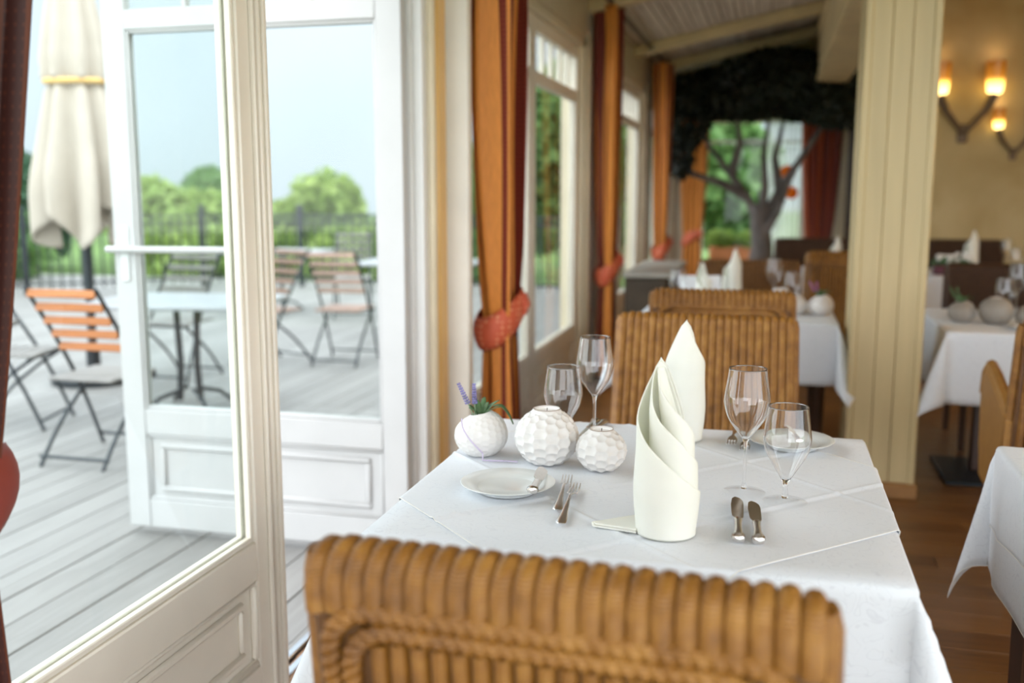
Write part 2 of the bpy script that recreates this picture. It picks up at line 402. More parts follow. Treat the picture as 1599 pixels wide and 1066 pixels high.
# walls
wl = struct('wall_left')
def pier(y0, y1, mat='pier'): return bx('pier', mat, wl, -1.42, WX, y0, y1, -.05, 2.56, c=.006)
pier(-1.6, .55); pier(3.74, 4.06); bx('wall_return', 'pier', wl, WX - .02, -1.148, 3.748, 3.80, .0, 2.56, c=.006); pier(6.86, 7.30); pier(10.05, 10.45)
pier(12.75, 13.1)
bx('lintel', 'cream', wl, -1.42, WX - .002, -1.6, 13.1, 2.36, 2.72, c=.008)
rl = MB()
rl.tube([(-1.10, .2, 2.60), (-1.10, 12.9, 2.60)], .018, 8)
tr2 = rl.build('trim_2', 'rail'); tag(tr2, kind='structure')
bb = struct('baseboard_left'); bx('board', 'cream', bb, WX, WX + .02, 3.76, 4.05, 0, .12); bx('board', 'cream', bb, WX, WX + .02, 6.88, 7.28, 0, .12)
wb_ = MB().box(-1.42, 1.2, 13.0, 13.15, -.05, .42).box(-1.42, -.93, 13.0, 13.15, .42, 2.25).box(.40, 1.2, 13.0, 13.15, .42, 2.25).box(-1.42, 1.2, 13.0, 13.15, 2.25, 3.4).build('wall_back', 'cream', smooth=False)
tag(wb_, kind='structure')
wp = MB().box(1.1, 1.2, 10.3, 13.0, -.05, 3.3).build('wall_partition', 'plaster', smooth=False); tag(wp, kind='structure')
wr = MB().box(1.1, 4.2, 10.2, 10.32, -.05, 3.9).build('wall_alcove', 'plaster', smooth=False); tag(wr, kind='structure')
ws = MB().box(4.1, 4.25, 1.6, 10.3, -.05, 3.95).build('wall_right', 'plaster', smooth=False); tag(ws, kind='structure')
# dark door in the end wall
d3 = struct('door_3'); bx('leaf', 'darkwood', d3, .86, 1.09, 12.955, 12.998, 0, 2.1); bx('frame', 'cream', d3, .80, .86, 12.94, 13.0, 0, 2.16); bx('frame', 'cream', d3, .80, 1.1, 12.94, 13.0, 2.1, 2.16)

# pillar: four faces of upright boards
PX0, PX1, PY0, PY1 = .350, .645, 4.55, 4.84
pl = struct('wall_pillar'); 
bx('core', 'pillar', pl, PX0 + .012, PX1 - .012, PY0 + .012, PY1 - .012, 0, 2.40, c=.002)
nb = 3; bwid = (PX1 - PX0 - .05) / nb
for k in range(nb):
    x = PX0 + .025 + k * bwid
    bx('pillar_board', 'pillar', pl, x + .0006, x + bwid - .0006, PY0 + .002, PY0 + .014, .07, 2.40, c=.003)
    bx('pillar_board', 'pillar', pl, x + .0006, x + bwid - .0006, PY1 - .014, PY1 - .002, .07, 2.40, c=.003)
    yy = PY0 + .025 + k * bwid
    for xx in (PX0 + .002, PX1 - .014): bx('pillar_board', 'pillar', pl, xx, xx + .012, yy + .0006, yy + bwid - .0006, .07, 2.40, c=.003)
for x in (PX0, PX1 - .026):
    for y in (PY0, PY1 - .026): bx('corner_post', 'pillar', pl, x - .004, x + .030, y - .004, y + .030, .0, 2.40, c=.006)
bx('plinth', 'pillar_base', pl, PX0 - .015, PX1 + .015, PY0 - .015, PY1 + .015, 0, .07, c=.006)

# joinery leaf in its own frame: width along local x, thickness along y
def leaf(o, w, z0=.0, glass0=.46, glass1=1.955, trans=.075, top0=None, top1=2.20, z1=2.29, st=.10, th=.055, bars=4, mat='white', inner=True):
    top0 = glass1 + trans if top0 is None else top0
    h = th / 2
    bx('stile', mat, o, 0, st, -h, h, z0, z1); bx('stile', mat, o, w - st, w, -h, h, z0, z1)
    bx('bottom_rail', mat, o, st, w - st, -h, h, z0, z0 + .12)
    bx('lock_rail', mat, o, st, w - st, -h, h, glass0 - .105, glass0)
    bx('transom_rail', mat, o, st, w - st, -h, h, glass1, top0); bx('top_rail', mat, o, st, w - st, -h, h, top1, z1)
    n = bars
    for k in range(1, n): 
        x = st + (w - 2 * st) * k / n; bx('glazing_bar', mat, o, x - .011, x + .011, -h * .7, h * .7, top0, top1, c=.003)
    for k in range(n):
        x0 = st + (w - 2 * st) * k / n; x1 = st + (w - 2 * st) * (k + 1) / n
        bx('pane', 'pane', o, x0 - .004, x1 + .004, -.002, .002, top0 - .004, top1 + .004, c=0)
    bx('pane', 'pane', o, st - .004, w - st + .004, -.002, .002, glass0 - .004, glass1 + .004, c=0)
    # glazing beads
    for sg in (-1, 1):
        y0, y1 = sorted((sg * .004, sg * h * .75))
        bx('bead', mat, o, st, st + .012, y0, y1, glass0, glass1, c=.003); bx('bead', mat, o, w - st - .012, w - st, y0, y1, glass0, glass1, c=.003)
        bx('bead', mat, o, st + .012, w - st - .012, y0, y1, glass0, glass0 + .014, c=.003); bx('bead', mat, o, st + .012, w - st - .012, y0, y1, glass1 - .012, glass1, c=.003)
    # raised panel
    p0, p1 = z0 + .12, glass0 - .105
    bx('panel', mat, o, st - .005, w - st + .005, -.010, .010, p0 - .005, p1 + .005)
    for sg in (-1, 1):
        y0, y1 = sorted((sg * .008, sg * .022))
        a, b, c_, d_ = st + .055, w - st - .055, p0 + .035, p1 - .035; q = .024
        for r_ in ((a, b, d_ - q, d_), (a, b, c_, c_ + q), (a, a + q, c_ + q, d_ - q), (b - q, b, c_ + q, d_ - q)):
            bx('panel_moulding', mat, o, r_[0], r_[1], y0, y1, r_[2], r_[3], c=.007)
        y0, y1 = sorted((sg * .008, sg * h * .9))
        q = .014
        for r_ in ((st, w - st, p1 - q, p1), (st, w - st, p0, p0 + q), (st, st + q, p0 + q, p1 - q), (w - st - q, w - st, p0 + q, p1 - q)):
            bx('panel_bead', mat, o, r_[0], r_[1], y0, y1, r_[2], r_[3], c=.006)

# door_1: fixed leaf in the wall, nearest the camera; then the jamb post
d1 = struct('door_1', (-1.285, 1.02, .0)); d1.rotation_euler = (0, 0, R(90))
leaf(d1, 1.28, z0=.0, glass0=.455, st=.085, th=.06, mat='white_in')
tj = struct('door_frame_1')
bx('jamb', 'white_in', tj, -1.34, WX + .004, 2.302, 2.332, -.04, 2.36)
bx('jamb_bead', 'white_in', tj, WX - .006, WX + .008, 2.270, 2.280, 0, 2.36); bx('jamb_bead', 'white_in', tj, WX + .003, WX + .014, 2.314, 2.332, 0, 2.36)
bx('jamb', 'white', tj, -1.42, WX - .002, .93, 1.018, -.04, 2.36); bx('head', 'white', tj, -1.42, WX, .9, 3.62, 2.292, 2.37)
# reveal and architrave on the far side of the opening
bx('jamb', 'white', tj, -1.44, -1.30, 3.53, 3.60, -.04, 2.36); bx('jamb', 'white', tj, -1.30, -1.262, 3.55, 3.60, -.04, 2.36)
bx('rebate', 'white', tj, -1.36, -1.335, 3.505, 3.532, -.04, 2.36)
bx('architrave', 'cream', tj, -1.29, WX + .012, 3.60, 3.64, 0, 2.42, c=.01); bx('architrave', 'ochre_trim', tj, -1.29, WX + .020, 3.64, 3.735, 0, 2.42, c=.01)
bx('architrave', 'cream', tj, -1.29, WX + .014, 3.735, 3.748, 0, 2.42, c=.01)
# open leaf, swung out over the deck
d2 = struct('door_2', (-2.545, 3.49, -.03)); leaf(d2, 1.235, z0=0, glass0=.50, glass1=1.99, top1=2.25, z1=2.33, st=.10, th=.05, bars=4, mat='white_out')
lv = MB().tube([(.03, -.045, 1.15), (.14, -.048, 1.15)], .011, 8).tube([(.05, -.02, 1.15), (.05, -.05, 1.15)], .012, 8).build('handle', 'porcelain', d2)
MB().tube([(-.015, -.05, 1.148), (.56, -.05, 1.152)], .0135, 10).build('stay_bar', 'white_out', d2)
bx('handle_plate', 'porcelain', d2, .03, .07, -.032, -.024, 1.02, 1.24)
# aluminium threshold
th = struct('trim_3')
bx('track', 'alu', th, -1.34, -1.315, 2.35, 3.53, -.03, .004, c=.003); bx('track', 'rail', th, -1.315, -1.29, 2.35, 3.53, -.03, -.012, c=.002)
bx('track', 'alu', th, -1.29, -1.265, 2.35, 3.53, -.03, .006, c=.003); bx('track', 'rail', th, -1.36, -1.34, 2.35, 3.53, -.05, -.02, c=.002)

# window bays
def window_bay(n, y0, y1):
    o = struct('window_%d' % n)
    bx('frame_side', 'cream', o, -1.42, -1.262, y0, y0 + .06, -.02, 2.36); bx('frame_side', 'cream', o, -1.42, -1.262, y1 - .06, y1, -.02, 2.36)
    bx('frame_head', 'cream', o, -1.42, -1.262, y0, y1, 2.30, 2.36)
    bx('casing', 'cream', o, -1.26, WX + .016, y0 - .05, y0 + .02, 0, 2.40, c=.01); bx('casing', 'cream', o, -1.26, WX + .016, y1 - .02, y1 + .05, 0, 2.40, c=.01)
    mid = (y0 + y1) / 2
    for k, (a, b) in enumerate(((y0 + .06, mid - .002), (mid + .002, y1 - .06))):
        s_ = bpy.data.objects.new('sash', None); COL.objects.link(s_); s_.location = (-1.325, a, 0); s_.rotation_euler = (0, 0, R(90)); s_.parent = o
        leaf(s_, b - a, z0=.0, glass0=.42, glass1=1.95, trans=.06, top1=2.22, z1=2.30, st=.075, th=.05, bars=5, mat='white_in')
window_bay(2, 4.06, 6.86); window_bay(3, 7.30, 10.05); window_bay(4, 10.45, 12.75)
# end window
w5 = struct('window_5')
for a in ((-.93, -.86, .42, 2.25), (.33, .40, .42, 2.25)): bx('frame_side', 'cream', w5, a[0], a[1], 12.97, 13.12, a[2], a[3])
bx('frame_head', 'cream', w5, -.86, .33, 12.98, 13.12, 2.18, 2.25); bx('sill', 'cream', w5, -.95, .42, 12.92, 13.14, .40, .45); bx('transom_rail', 'white', w5, -.86, .33, 13.02, 13.08, 1.93, 1.97)
bx('pane', 'pane', w5, -.87, .34, 13.05, 13.054, .44, 1.94, c=0); bx('pane', 'pane', w5, -.87, .34, 13.05, 13.054, 1.96, 2.2, c=0)

# ================================================================== OUTSIDE
dk = MB().box(-14, -1.40, -2.5, 14.4, -.2, -.083).build('floor_deck', 'soil'); tag(dk, kind='structure')
dm = MB().box(0, .155, 0, 8.44, -.022, 0, c=.003).mesh('deck_board', 'deckboard')
for i in range(76):
    x = -1.575 - i * .16
    inst('deck_board', dm, dk, (x, -2.5, -.06 + random.uniform(-.001, .001))); inst('deck_board', dm, dk, (x, 5.945, -.06 + random.uniform(-.001, .001)))
bx('deck_board', 'deckboard', dk, -1.418, -1.365, -2.5, 13, -.08, -.058, c=.002)
gr = MB().grid([[(x, y, -.6 - max(0, (-x - 14)) * .02 + .15 * math.sin(x * .3) * math.cos(y * .2)) for x in np.linspace(-90, 30, 40)] for y in np.linspace(-40, 110, 40)]).build('ground_lawn', 'grass'); tag(gr, kind='structure')
# distant slope
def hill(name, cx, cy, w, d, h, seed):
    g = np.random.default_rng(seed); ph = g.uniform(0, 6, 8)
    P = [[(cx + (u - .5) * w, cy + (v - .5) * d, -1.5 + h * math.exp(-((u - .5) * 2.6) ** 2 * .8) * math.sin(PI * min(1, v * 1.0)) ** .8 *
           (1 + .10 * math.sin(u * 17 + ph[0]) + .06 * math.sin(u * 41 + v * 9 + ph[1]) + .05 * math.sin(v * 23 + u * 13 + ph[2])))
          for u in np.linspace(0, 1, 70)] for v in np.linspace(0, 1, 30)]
    return tag(MB().grid(P).build(name, 'hill_haze'), kind='structure')
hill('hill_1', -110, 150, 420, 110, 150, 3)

# folding bistro chair (faces +y), real slats
def slat_mesh(w, d, h): return MB().box(-w / 2, w / 2, -d / 2, d / 2, -h / 2, h / 2, c=.004)
SLAT = {k: slat_mesh(.40, .016, .042).mesh('back_slat', m) for k, m in (('teak', 'slat'), ('pink', 'slat_pale'), ('grey', 'slat_grey'))}
SEAT = {k: slat_mesh(.38, .052, .018).mesh('seat_slat', m) for k, m in (('teak', 'slat_grey'), ('pink', 'slat_pale'), ('grey', 'slat_grey'))}
def leg_curve(x, a, b, bend):
    pts = []
    for i in range(9):
        t_ = i / 8; pts.append((x, a[0] + (b[0] - a[0]) * t_ + bend * math.sin(PI * t_) * (1 if i else 1), a[1] + (b[1] - a[1]) * t_))
    return pts
LEGM = [MB().tube(leg_curve(s * .205, (-.26, .93), (.27, 0), .05 * 1), .011, 6).mesh('long_leg', 'iron') for s in (-1, 1)]
LEGR = [MB().tube(leg_curve(s * .185, (.22, .43), (-.26, 0), -.05), .011, 6).mesh('short_leg', 'iron') for s in (-1, 1)]
BAR = MB().tube([(-.205, 0, 0), (.205, 0, 0)], .009, 6).mesh('cross_bar', 'iron')
def bistro_chair(loc, rz, kind, label):
    o = thing('folding_chair', label, 'chair', loc, rz, 'slatted folding chairs on the terrace')
    for m in LEGM: inst('long_leg', m, o)
    for m in LEGR: inst('short_leg', m, o)
    for k in range(5):
        z = .90 - k * .075; t_ = (.93 - z) / .93
        y = -.26 + .53 * t_ + .05 * math.sin(PI * t_); inst('back_slat', SLAT[kind], o, (0, y - .012, z), (R(-20), 0, 0))
    for k in range(6): inst('seat_slat', SEAT[kind], o, (0, -.13 + k * .066, .445))
    inst('cross_bar', BAR, o, (0, .255, .03 + .03)); inst('cross_bar', BAR, o, (0, -.235, .05)); inst('cross_bar', BAR, o, (0, .20, .425))
    return o
DZ = -.06
bistro_chair((-3.42, 4.47, DZ), 0, 'teak', 'teak slatted folding chair nearest the glass, turned away beside the closed parasol')
bistro_chair((-4.44, 5.0, DZ), R(-75), 'grey', 'weathered grey folding chair half hidden by the dark curtain')
bistro_chair((-4.28, 6.55, DZ), R(180), 'grey', 'grey slatted folding chair facing us from behind the square terrace table')
bistro_chair((-3.95, 7.35, DZ), R(160), 'pink', 'pale pinkish folding chair beside the door post, seen through the open doorway')
bistro_chair((-3.40, 7.55, DZ), R(4), 'pink', 'pale pinkish folding chair in the middle of the open doorway view')
bistro_chair((-4.55, 10.4, DZ), R(200), 'grey', 'distant grey folding chair at the far table near the fence')
def terrace_table(loc, rz, w, d, label, h=.72):
    o = thing('terrace_table', label, 'table', loc, rz, 'terrace tables')
    MB().box(-w / 2, w / 2, -d / 2, d / 2, h - .03, h, c=.008).build('tabletop', 'table_grey', o)
    for s in (-1, 1): MB().tube([(s * .07, 0, h - .03), (s * .055, 0, .3), (s * .07, 0, .06)], .022, 8).build('column', 'iron', o)
    for k in range(4):
        a = PI / 4 + k * PI / 2
        MB().tube([(.05 * math.cos(a), .05 * math.sin(a), .14), (.2 * math.cos(a), .2 * math.sin(a), .10), (.3 * math.cos(a), .3 * math.sin(a), .012)], .014, 6).build('foot', 'iron', o)
    return o
terrace_table((-3.62, 5.62, DZ), R(8), 1.1, .78, 'grey square terrace table on a black twin column seen through the open door leaf')
terrace_table((-3.35, 9.3, DZ), R(0), 1.2, .8, 'grey terrace table standing behind the pale pinkish chairs')
terrace_table((-5.6, 10.6, DZ), R(0), 1.2, .8, 'grey terrace table farthest out by the fence')

# closed parasol
ub = thing('closed_parasol', 'closed cream parasol with a yellow tie band standing on the terrace', 'parasol', (-4.86, 6.3, DZ))
MB().tube([(0, 0, 0), (0, 0, 3.1)], .032, 12).build('pole', 'iron', ub)
MB().lathe([(.0, 0), (.30, 0), (.30, .05), (.05, .08), (.05, .25), (0, .25)], 20).build('base', 'iron', ub)
P = []; nA = 96
for i in range(40):
    t_ = i / 39; z = 3.05 - t_ * 2.2; row = []
    for k in range(nA):
        a = 2 * PI * k / nA; fold = math.cos(8 * a + .4 * math.sin(3 * a))
        if z > 2.2: r = .05 + .20 * ((3.05 - z) / .85) ** .6; amp = .16
        else: q = (2.2 - z) / 1.25; r = .185 + .13 * math.sin(min(1, q * 1.2) * PI * .5) - .05 * max(0, q - .7); amp = .16 + .22 * q
        if 2.12 < z < 2.28: r *= .93
        zz = z
        if t_ > .6: zz = z + (t_ - .6) / .4 * (.16 + .32 * (0.5 + .5 * math.cos(4 * a + 1.0))) * .9
        rr = .86 * r * (1 + amp * fold); row.append((rr * math.cos(a) * 1.02, rr * math.sin(a), zz))
    P.append(row + [row[0]])
cv = MB().grid(P).build('canopy', 'umbrella', ub); sm = cv.modifiers.new('thick', 'SOLIDIFY'); sm.thickness = .006
MB().tube([(.212 * math.cos(a), .202 * math.sin(a), 2.18 + .01 * math.sin(a)) for a in np.linspace(0, 2 * PI, 40)], .017, 6, flat=1.2).build('tie_band', 'strap', ub)

# fence
FB = MB().box(-.011, .011, -.011, .011, 0, .98).mesh('fence_bar', 'iron'); FP = MB().box(-.035, .035, -.035, .035, 0, 1.2, c=.006).mesh('fence_post', 'iron')
def fence(p, q, n, label):
    p = Vector(p); q = Vector(q); d = (q - p); o = thing('iron_fence', label, 'fence', p, math.atan2(d.y, d.x)); L = d.length
    for k in range(n + 1): inst('fence_bar', FB, o, (L * k / n, 0, .06))
    for k in range(int((L - .87) / 2.4) + 1): inst('fence_post', FP, o, (k * 2.4 + .87, 0, 0))
    for z in (.12, .93, 1.03): MB().box(0, L, -.012, .012, z, z + .03).build('fence_rail', 'iron', o)
    return o
fence((-13.6, 7.2, DZ), (-7.7, 13.6, DZ), 64, 'black iron railing closing the terrace behind the parasol')
fence((-7.6, 13.6, DZ), (-1.9, 13.0, DZ), 46, 'black iron railing behind the terrace chairs in the open doorway')

# garden foliage
def leaves(n, blobs, size, seed):
    g = np.random.default_rng(seed); w = np.array([b[3] * b[4] * b[5] for b in blobs]) ** .67; w /= w.sum()
    idx = g.choice(len(blobs), n, p=w); B = np.array([b for b in blobs])[idx]
    d = g.normal(size=(n, 3)); d /= np.linalg.norm(d, axis=1)[:, None]
    rad = g.uniform(.55, 1.08, n) ** .6
    c = B[:, :3] + d * B[:, 3:6] * rad[:, None]
    a = g.normal(size=(n, 3)); a /= np.linalg.norm(a, axis=1)[:, None]; b = np.cross(a, g.normal(size=(n, 3))); b /= np.linalg.norm(b, axis=1)[:, None]
    s = size * g.uniform(.6, 1.3, n)[:, None]; nn = np.cross(a, b)
    V = np.stack([c - a * s, c - b * s * .5 + nn * s * .12, c + a * s, c + b * s * .5 + nn * s * .12], 1).reshape(-1, 3)
    me = bpy.data.meshes.new('foliage'); me.vertices.add(4 * n); me.vertices.foreach_set('co', V.astype(np.float32).ravel())
    me.loops.add(4 * n); me.loops.foreach_set('vertex_index', np.arange(4 * n)); me.polygons.add(n)
    me.polygons.foreach_set('loop_start', np.arange(n) * 4); me.polygons.foreach_set('loop_total', np.full(n, 4)); me.update(); me.validate(); return me
def tree(name, label, loc, h, r, mat, seed, n=5000, size=.12, trunk=True, squash=1.0):
    g = np.random.default_rng(seed); o = thing(name, label, 'tree' if trunk else 'shrub', loc, 0, 'trees beyond the terrace' if trunk else 'shrubs along the railing')
    bl = []
    for k in range(9):
        a = g.uniform(0, 2 * PI); q = g.uniform(.1, .62) * r; z = g.uniform(.32, .86) if trunk else g.uniform(.2, .7); rr = r * g.uniform(.38, .6)
        bl.append((q * math.cos(a), q * math.sin(a), z * h, rr, rr, rr * squash))
    me = leaves(n, bl, size, seed); me.materials.append(M[mat]); inst('foliage', me, o)['kind'] = 'stuff'
    if trunk: MB().tube([(0, 0, 0), (.05, .03, h * .3), (0, 0, h * .7)], [.05 * r, .04 * r, .02 * r], 8).build('trunk', 'bark', o)
    else: MB().tube([(0, 0, 0), (0, 0, h * .5)], .05 * r, 6).build('stem', 'bark', o)
    return o
GZ = -.75
tspec = [((-17.5, 13.5, GZ), 6.4, 2.3, 'fol_dark', 'dark green tree far left behind the parasol'),
         ((-14.2, 9.2, GZ), 4.6, 1.7, 'fol_mid', 'mid green tree between the dark curtain and the parasol'),
         ((-18.5, 22, GZ), 2.9, 1.8, 'fol_dark', 'dark green tree showing left in the open door leaf'),
         ((-13.9, 21.5, GZ), 1.9, 1.6, 'fol_bright', 'bright yellow green tree in the middle of the open door leaf'),
         ((-17.2, 29, GZ), 2.5, 1.6, 'fol_mid', 'mid green tree rising above the bright tree in the open door leaf'),
         ((-9.9, 20.5, GZ), 2.0, 1.5, 'fol_bright', 'bright yellow green round tree in the left of the open doorway'),
         ((-6.9, 22.5, GZ), 1.75, 1.4, 'fol_bright', 'bright green tree in the right of the open doorway'),
         ((-9.4, 31, GZ), 3.4, 1.3, 'fol_dark', 'dark tree tip behind the right edge of the open doorway'),
         ((-4.5, 17.6, GZ), 4.2, 1.5, 'fol_mid', 'mid green tree seen through the second window'),
         ((-3.4, 24, GZ), 5.0, 1.7, 'fol_mid', 'tall green tree seen through the farther windows'),
         ((-.9, 19, GZ), 4.4, 1.3, 'fol_mid', 'mid green tree outside the end window, left of the indoor trunk')]
for i, (l, h, r, m, lab) in enumerate(tspec): tree('garden_tree', lab, l, h, r, m, 20 + i, 5200, .15)
sspec = [((-12.4, 13.4, GZ), 1.75, 1.1, 'fol_mid', 'mid green shrub behind the railing below the parasol'), ((-9.8, 15.9, GZ), 1.75, 1.1, 'fol_bright', 'bright green shrub behind the railing seen in the open door leaf'),
         ((-6.9, 16.4, GZ), 1.8, 1.1, 'fol_bright', 'bright green shrub behind the railing in the open doorway'), ((-4.2, 15.1, GZ), 1.7, 1.0, 'fol_mid', 'green shrub behind the railing at the right of the doorway'),
         ((-15.6, 16.0, GZ), 1.9, 1.1, 'fol_dark', 'dark green shrub behind the railing left of the other shrubs')]
for i, (l, h, r, m, lab) in enumerate(sspec): tree('garden_shrub', lab, l, h, r, m, 60 + i, 3600, .10, False, .8)
# terracotta trough under the end window, outside
fb = thing('flower_trough', 'terracotta flower trough outside the end window', 'planter', (-.45, 13.55, .42))
MB().box(-.35, .35, -.12, .12, 0, .2, c=.02).build('trough', 'terracotta', fb)
me = leaves(900, [(-.2, 0, .28, .18, .14, .13), (.15, 0, .27, .2, .14, .12)], .05, 77); me.materials.append(M['fol_bright']); inst('foliage', me, fb)['kind'] = 'stuff'
MB().box(-.3, .3, -.1, .1, -1.02, 0, c=.01).build('plinth', 'white', fb)

# ================================================================== CURTAINS
def curtain(name, loc, label, tie_z, top_z, wtop, wtie, wbot, depth, mat, seed, folds=5, along='y', lean=(0, 0), tie=True, tail=True):
    g = np.random.default_rng(seed); o = thing(name, label, 'curtain', loc, 0 if along == 'y' else R(-90), 'striped curtains tied at the window piers'); ph = g.uniform(0, 6, 4)
    ns, nz = 110, 60; P = np.zeros((nz, ns, 3)); S = np.zeros((nz, ns, 3))
    for i in range(nz):
        z = top_z - (top_z - .03) * i / (nz - 1)
        if z > tie_z: q = ((z - tie_z) / (top_z - tie_z)); w = wtie + (wtop - wtie) * q ** .55; dp = depth * (.55 + .45 * q ** .5); ox, oy = lean[0] * (1 - q), lean[1] * (1 - q)
        else: q = (tie_z - z) / tie_z; w = wtie + (wbot - wtie) * q ** .7; dp = depth * (.55 + .25 * q); ox, oy = lean
        for k in range(ns):
            s = k / (ns - 1); a = folds * 2 * PI * s
            X = dp * (math.sin(a + .25 * math.sin(z * 2 + ph[0])) * (.8 + .2 * math.sin(s * 9 + ph[1])) + .25 * math.sin(2.3 * a + ph[2]) * .4)
            Y = (s - .5) * w + .18 * w / folds * math.sin(2 * a + ph[3])
            P[i, k] = (X + ox, Y + oy, z); S[i, k] = (s, z, 0)
    c = MB().grid(P).build('drape', mat, o)
    at = c.data.attributes.new('stripe', 'FLOAT_VECTOR', 'POINT'); at.data.foreach_set('vector', S.reshape(-1).astype(np.float32))
    m_ = c.modifiers.new('thick', 'SOLIDIFY'); m_.thickness = .004
    if tie:
        rx, ry = depth * .62 + .014, wtie * .5 + .018; rows = []
        for j in range(7):
            zz = (j / 6 - .5); row = []
            for k in range(49):
                a = 2 * PI * k / 48; bul = .018 * (1 - (2 * zz) ** 2)
                row.append((lean[0] + (rx + bul) * math.cos(a), lean[1] + (ry + bul) * math.sin(a), tie_z + zz * (.125 - .03 * math.cos(a - 2.2)) + .055 * math.sin(a) + .035 * math.cos(a)))
            rows.append(row)
        tb = MB().grid(rows).build('tieback', 'tie' if tail else 'tie_shaded', o); m_ = tb.modifiers.new('thick', 'SOLIDIFY'); m_.thickness = .006
        if tail: MB().prism([(-.02, -.05), (.020, -.045), (.040, .0), (.022, .05), (-.02, .04)], ry * .2, ry * .2 + .04, 'y', Matrix.Translation((lean[0] + rx, lean[1] - ry * .3, tie_z + .05))).build('tieback_tail', 'tie', o)
    return o
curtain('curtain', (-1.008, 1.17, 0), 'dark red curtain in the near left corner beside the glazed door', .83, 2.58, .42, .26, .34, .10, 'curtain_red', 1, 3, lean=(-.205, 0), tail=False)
curtain('curtain', (-1.135, 4.08, 0), 'amber and red striped curtain tied beside the open doorway, behind the lavender pot', .82, 2.58, .48, .24, .30, .125, 'curtain', 2, 3, lean=(.02, 0))
curtain('curtain', (-1.135, 7.1, 0), 'amber and red striped curtain between the second and third windows', .80, 2.58, .48, .24, .30, .10, 'curtain', 5, 3)
curtain('curtain', (-1.09, 10.2, 0), 'amber and red striped curtain at the third pier beyond the side cabinet', .78, 2.58, .48, .26, .30, .11, 'curtain', 4, 3)
curtain('curtain', (-.98, 12.86, 0), 'orange curtain at the left of the end window', .74, 2.42, .36, .2, .26, .05, 'curtain', 6, 4, 'x')
curtain('curtain', (.56, 12.80, 0), 'deep red curtain at the right of the end window beside the net curtain', .70, 2.42, .50, .26, .40, .06, 'curtain_deep', 8, 5, 'x', tie=False)
# white net curtain
P = [[(-.10 + .45 * s - .0 * z + .10 * (1 - s) * max(0, (2.1 - z)) * .35, .035 * math.sin(s * 44), z) for s in np.linspace(0, 1, 60)] for z in np.linspace(2.3, .46, 20)]
nc = MB().grid(P).build('net_curtain', 'sheer', loc=(0, 12.93, 0)); tag(nc, 'white net curtain hanging in the right half of the end window', 'curtain')
for (x, z, r, lab) in ((.15, 1.57, .085, 'upper round orange lantern hanging before the net curtain'), (.21, 1.32, .08, 'lower round orange lantern hanging before the net curtain')):
    o = thing('lantern', lab, 'lantern', (x, 12.5, z), 0)
    MB().lathe([(max(.012, r * math.sin(a)) * (1 + .03 * math.cos(8 * a)), -r * math.cos(a) * .95) for a in np.linspace(0.1, PI - .1, 16)], 24).build('globe', 'lantern', o)
    MB().tube([(0, 0, r * .9), (0, 0, 2.895 - z)], .003, 5).build('cord', 'rail', o)

# ================================================================== INDOOR TREE
it = thing('indoor_tree', 'dark indoor olive tree with a grey trunk before the end window', 'tree', (-.12, 11.3, 0))
MB().lathe([(0, 0), (.24, 0), (.30, .42), (.33, .44), (.33, .50), (.27, .50), (.26, .42), (0, .42)], 28).build('pot', 'terracotta', it)
MB().tube([(0, 0, .42), (.02, 0, .75), (-.02, .02, 1.02), (-.01, 0, 1.2)], [.15, .115, .10, .105], 12).build('trunk', 'bark', it)
brs = [[(-.02, 0, 1.0), (-.16, .03, 1.28), (-.34, .05, 1.52), (-.60, .1, 1.85), (-.75, 0, 2.2)], [(0, 0, 1.1), (.03, -.02, 1.4), (.0, .05, 1.75), (.05, .1, 2.2)],
       [(.03, 0, 1.05), (.18, .02, 1.35), (.35, -.05, 1.62), (.55, 0, 1.95), (.8, -.1, 2.3)], [(.02, -.02, .85), (.17, -.08, 1.12), (.26, -.15, 1.4), (.42, -.2, 1.75)],
       [(-.16, .03, 1.28), (-.42, -.1, 1.42), (-.72, -.18, 1.52), (-.95, -.2, 1.62)], [(.18, .02, 1.35), (.12, .1, 1.7), (.2, .15, 2.1)], [(-.34, .05, 1.52), (-.25, -.05, 1.85), (-.3, 0, 2.2)]]
for b in brs: MB().tube(b, list(np.linspace(.055, .018, len(b))), 8).build('branch', 'bark', it)
bl = [(-.50, -.2, 2.36, .58, .6, .26), (.1, -.3, 2.48, .65, .8, .30), (.62, -.4, 2.36, .42, .8, .34), (-.80, -.1, 2.14, .26, .4, .34), (.45, .1, 2.3, .5, .5, .22), (-.2, .1, 2.3, .6, .5, .20), (.72, -.6, 2.20, .30, .5, .24), (-.86, -.3, 1.75, .15, .3, .3), (.2, -.9, 2.46, .7, .5, .20)]
me = leaves(15000, bl, .05, 91); me.materials.append(M['fol_room']); inst('foliage', me, it)['kind'] = 'stuff'

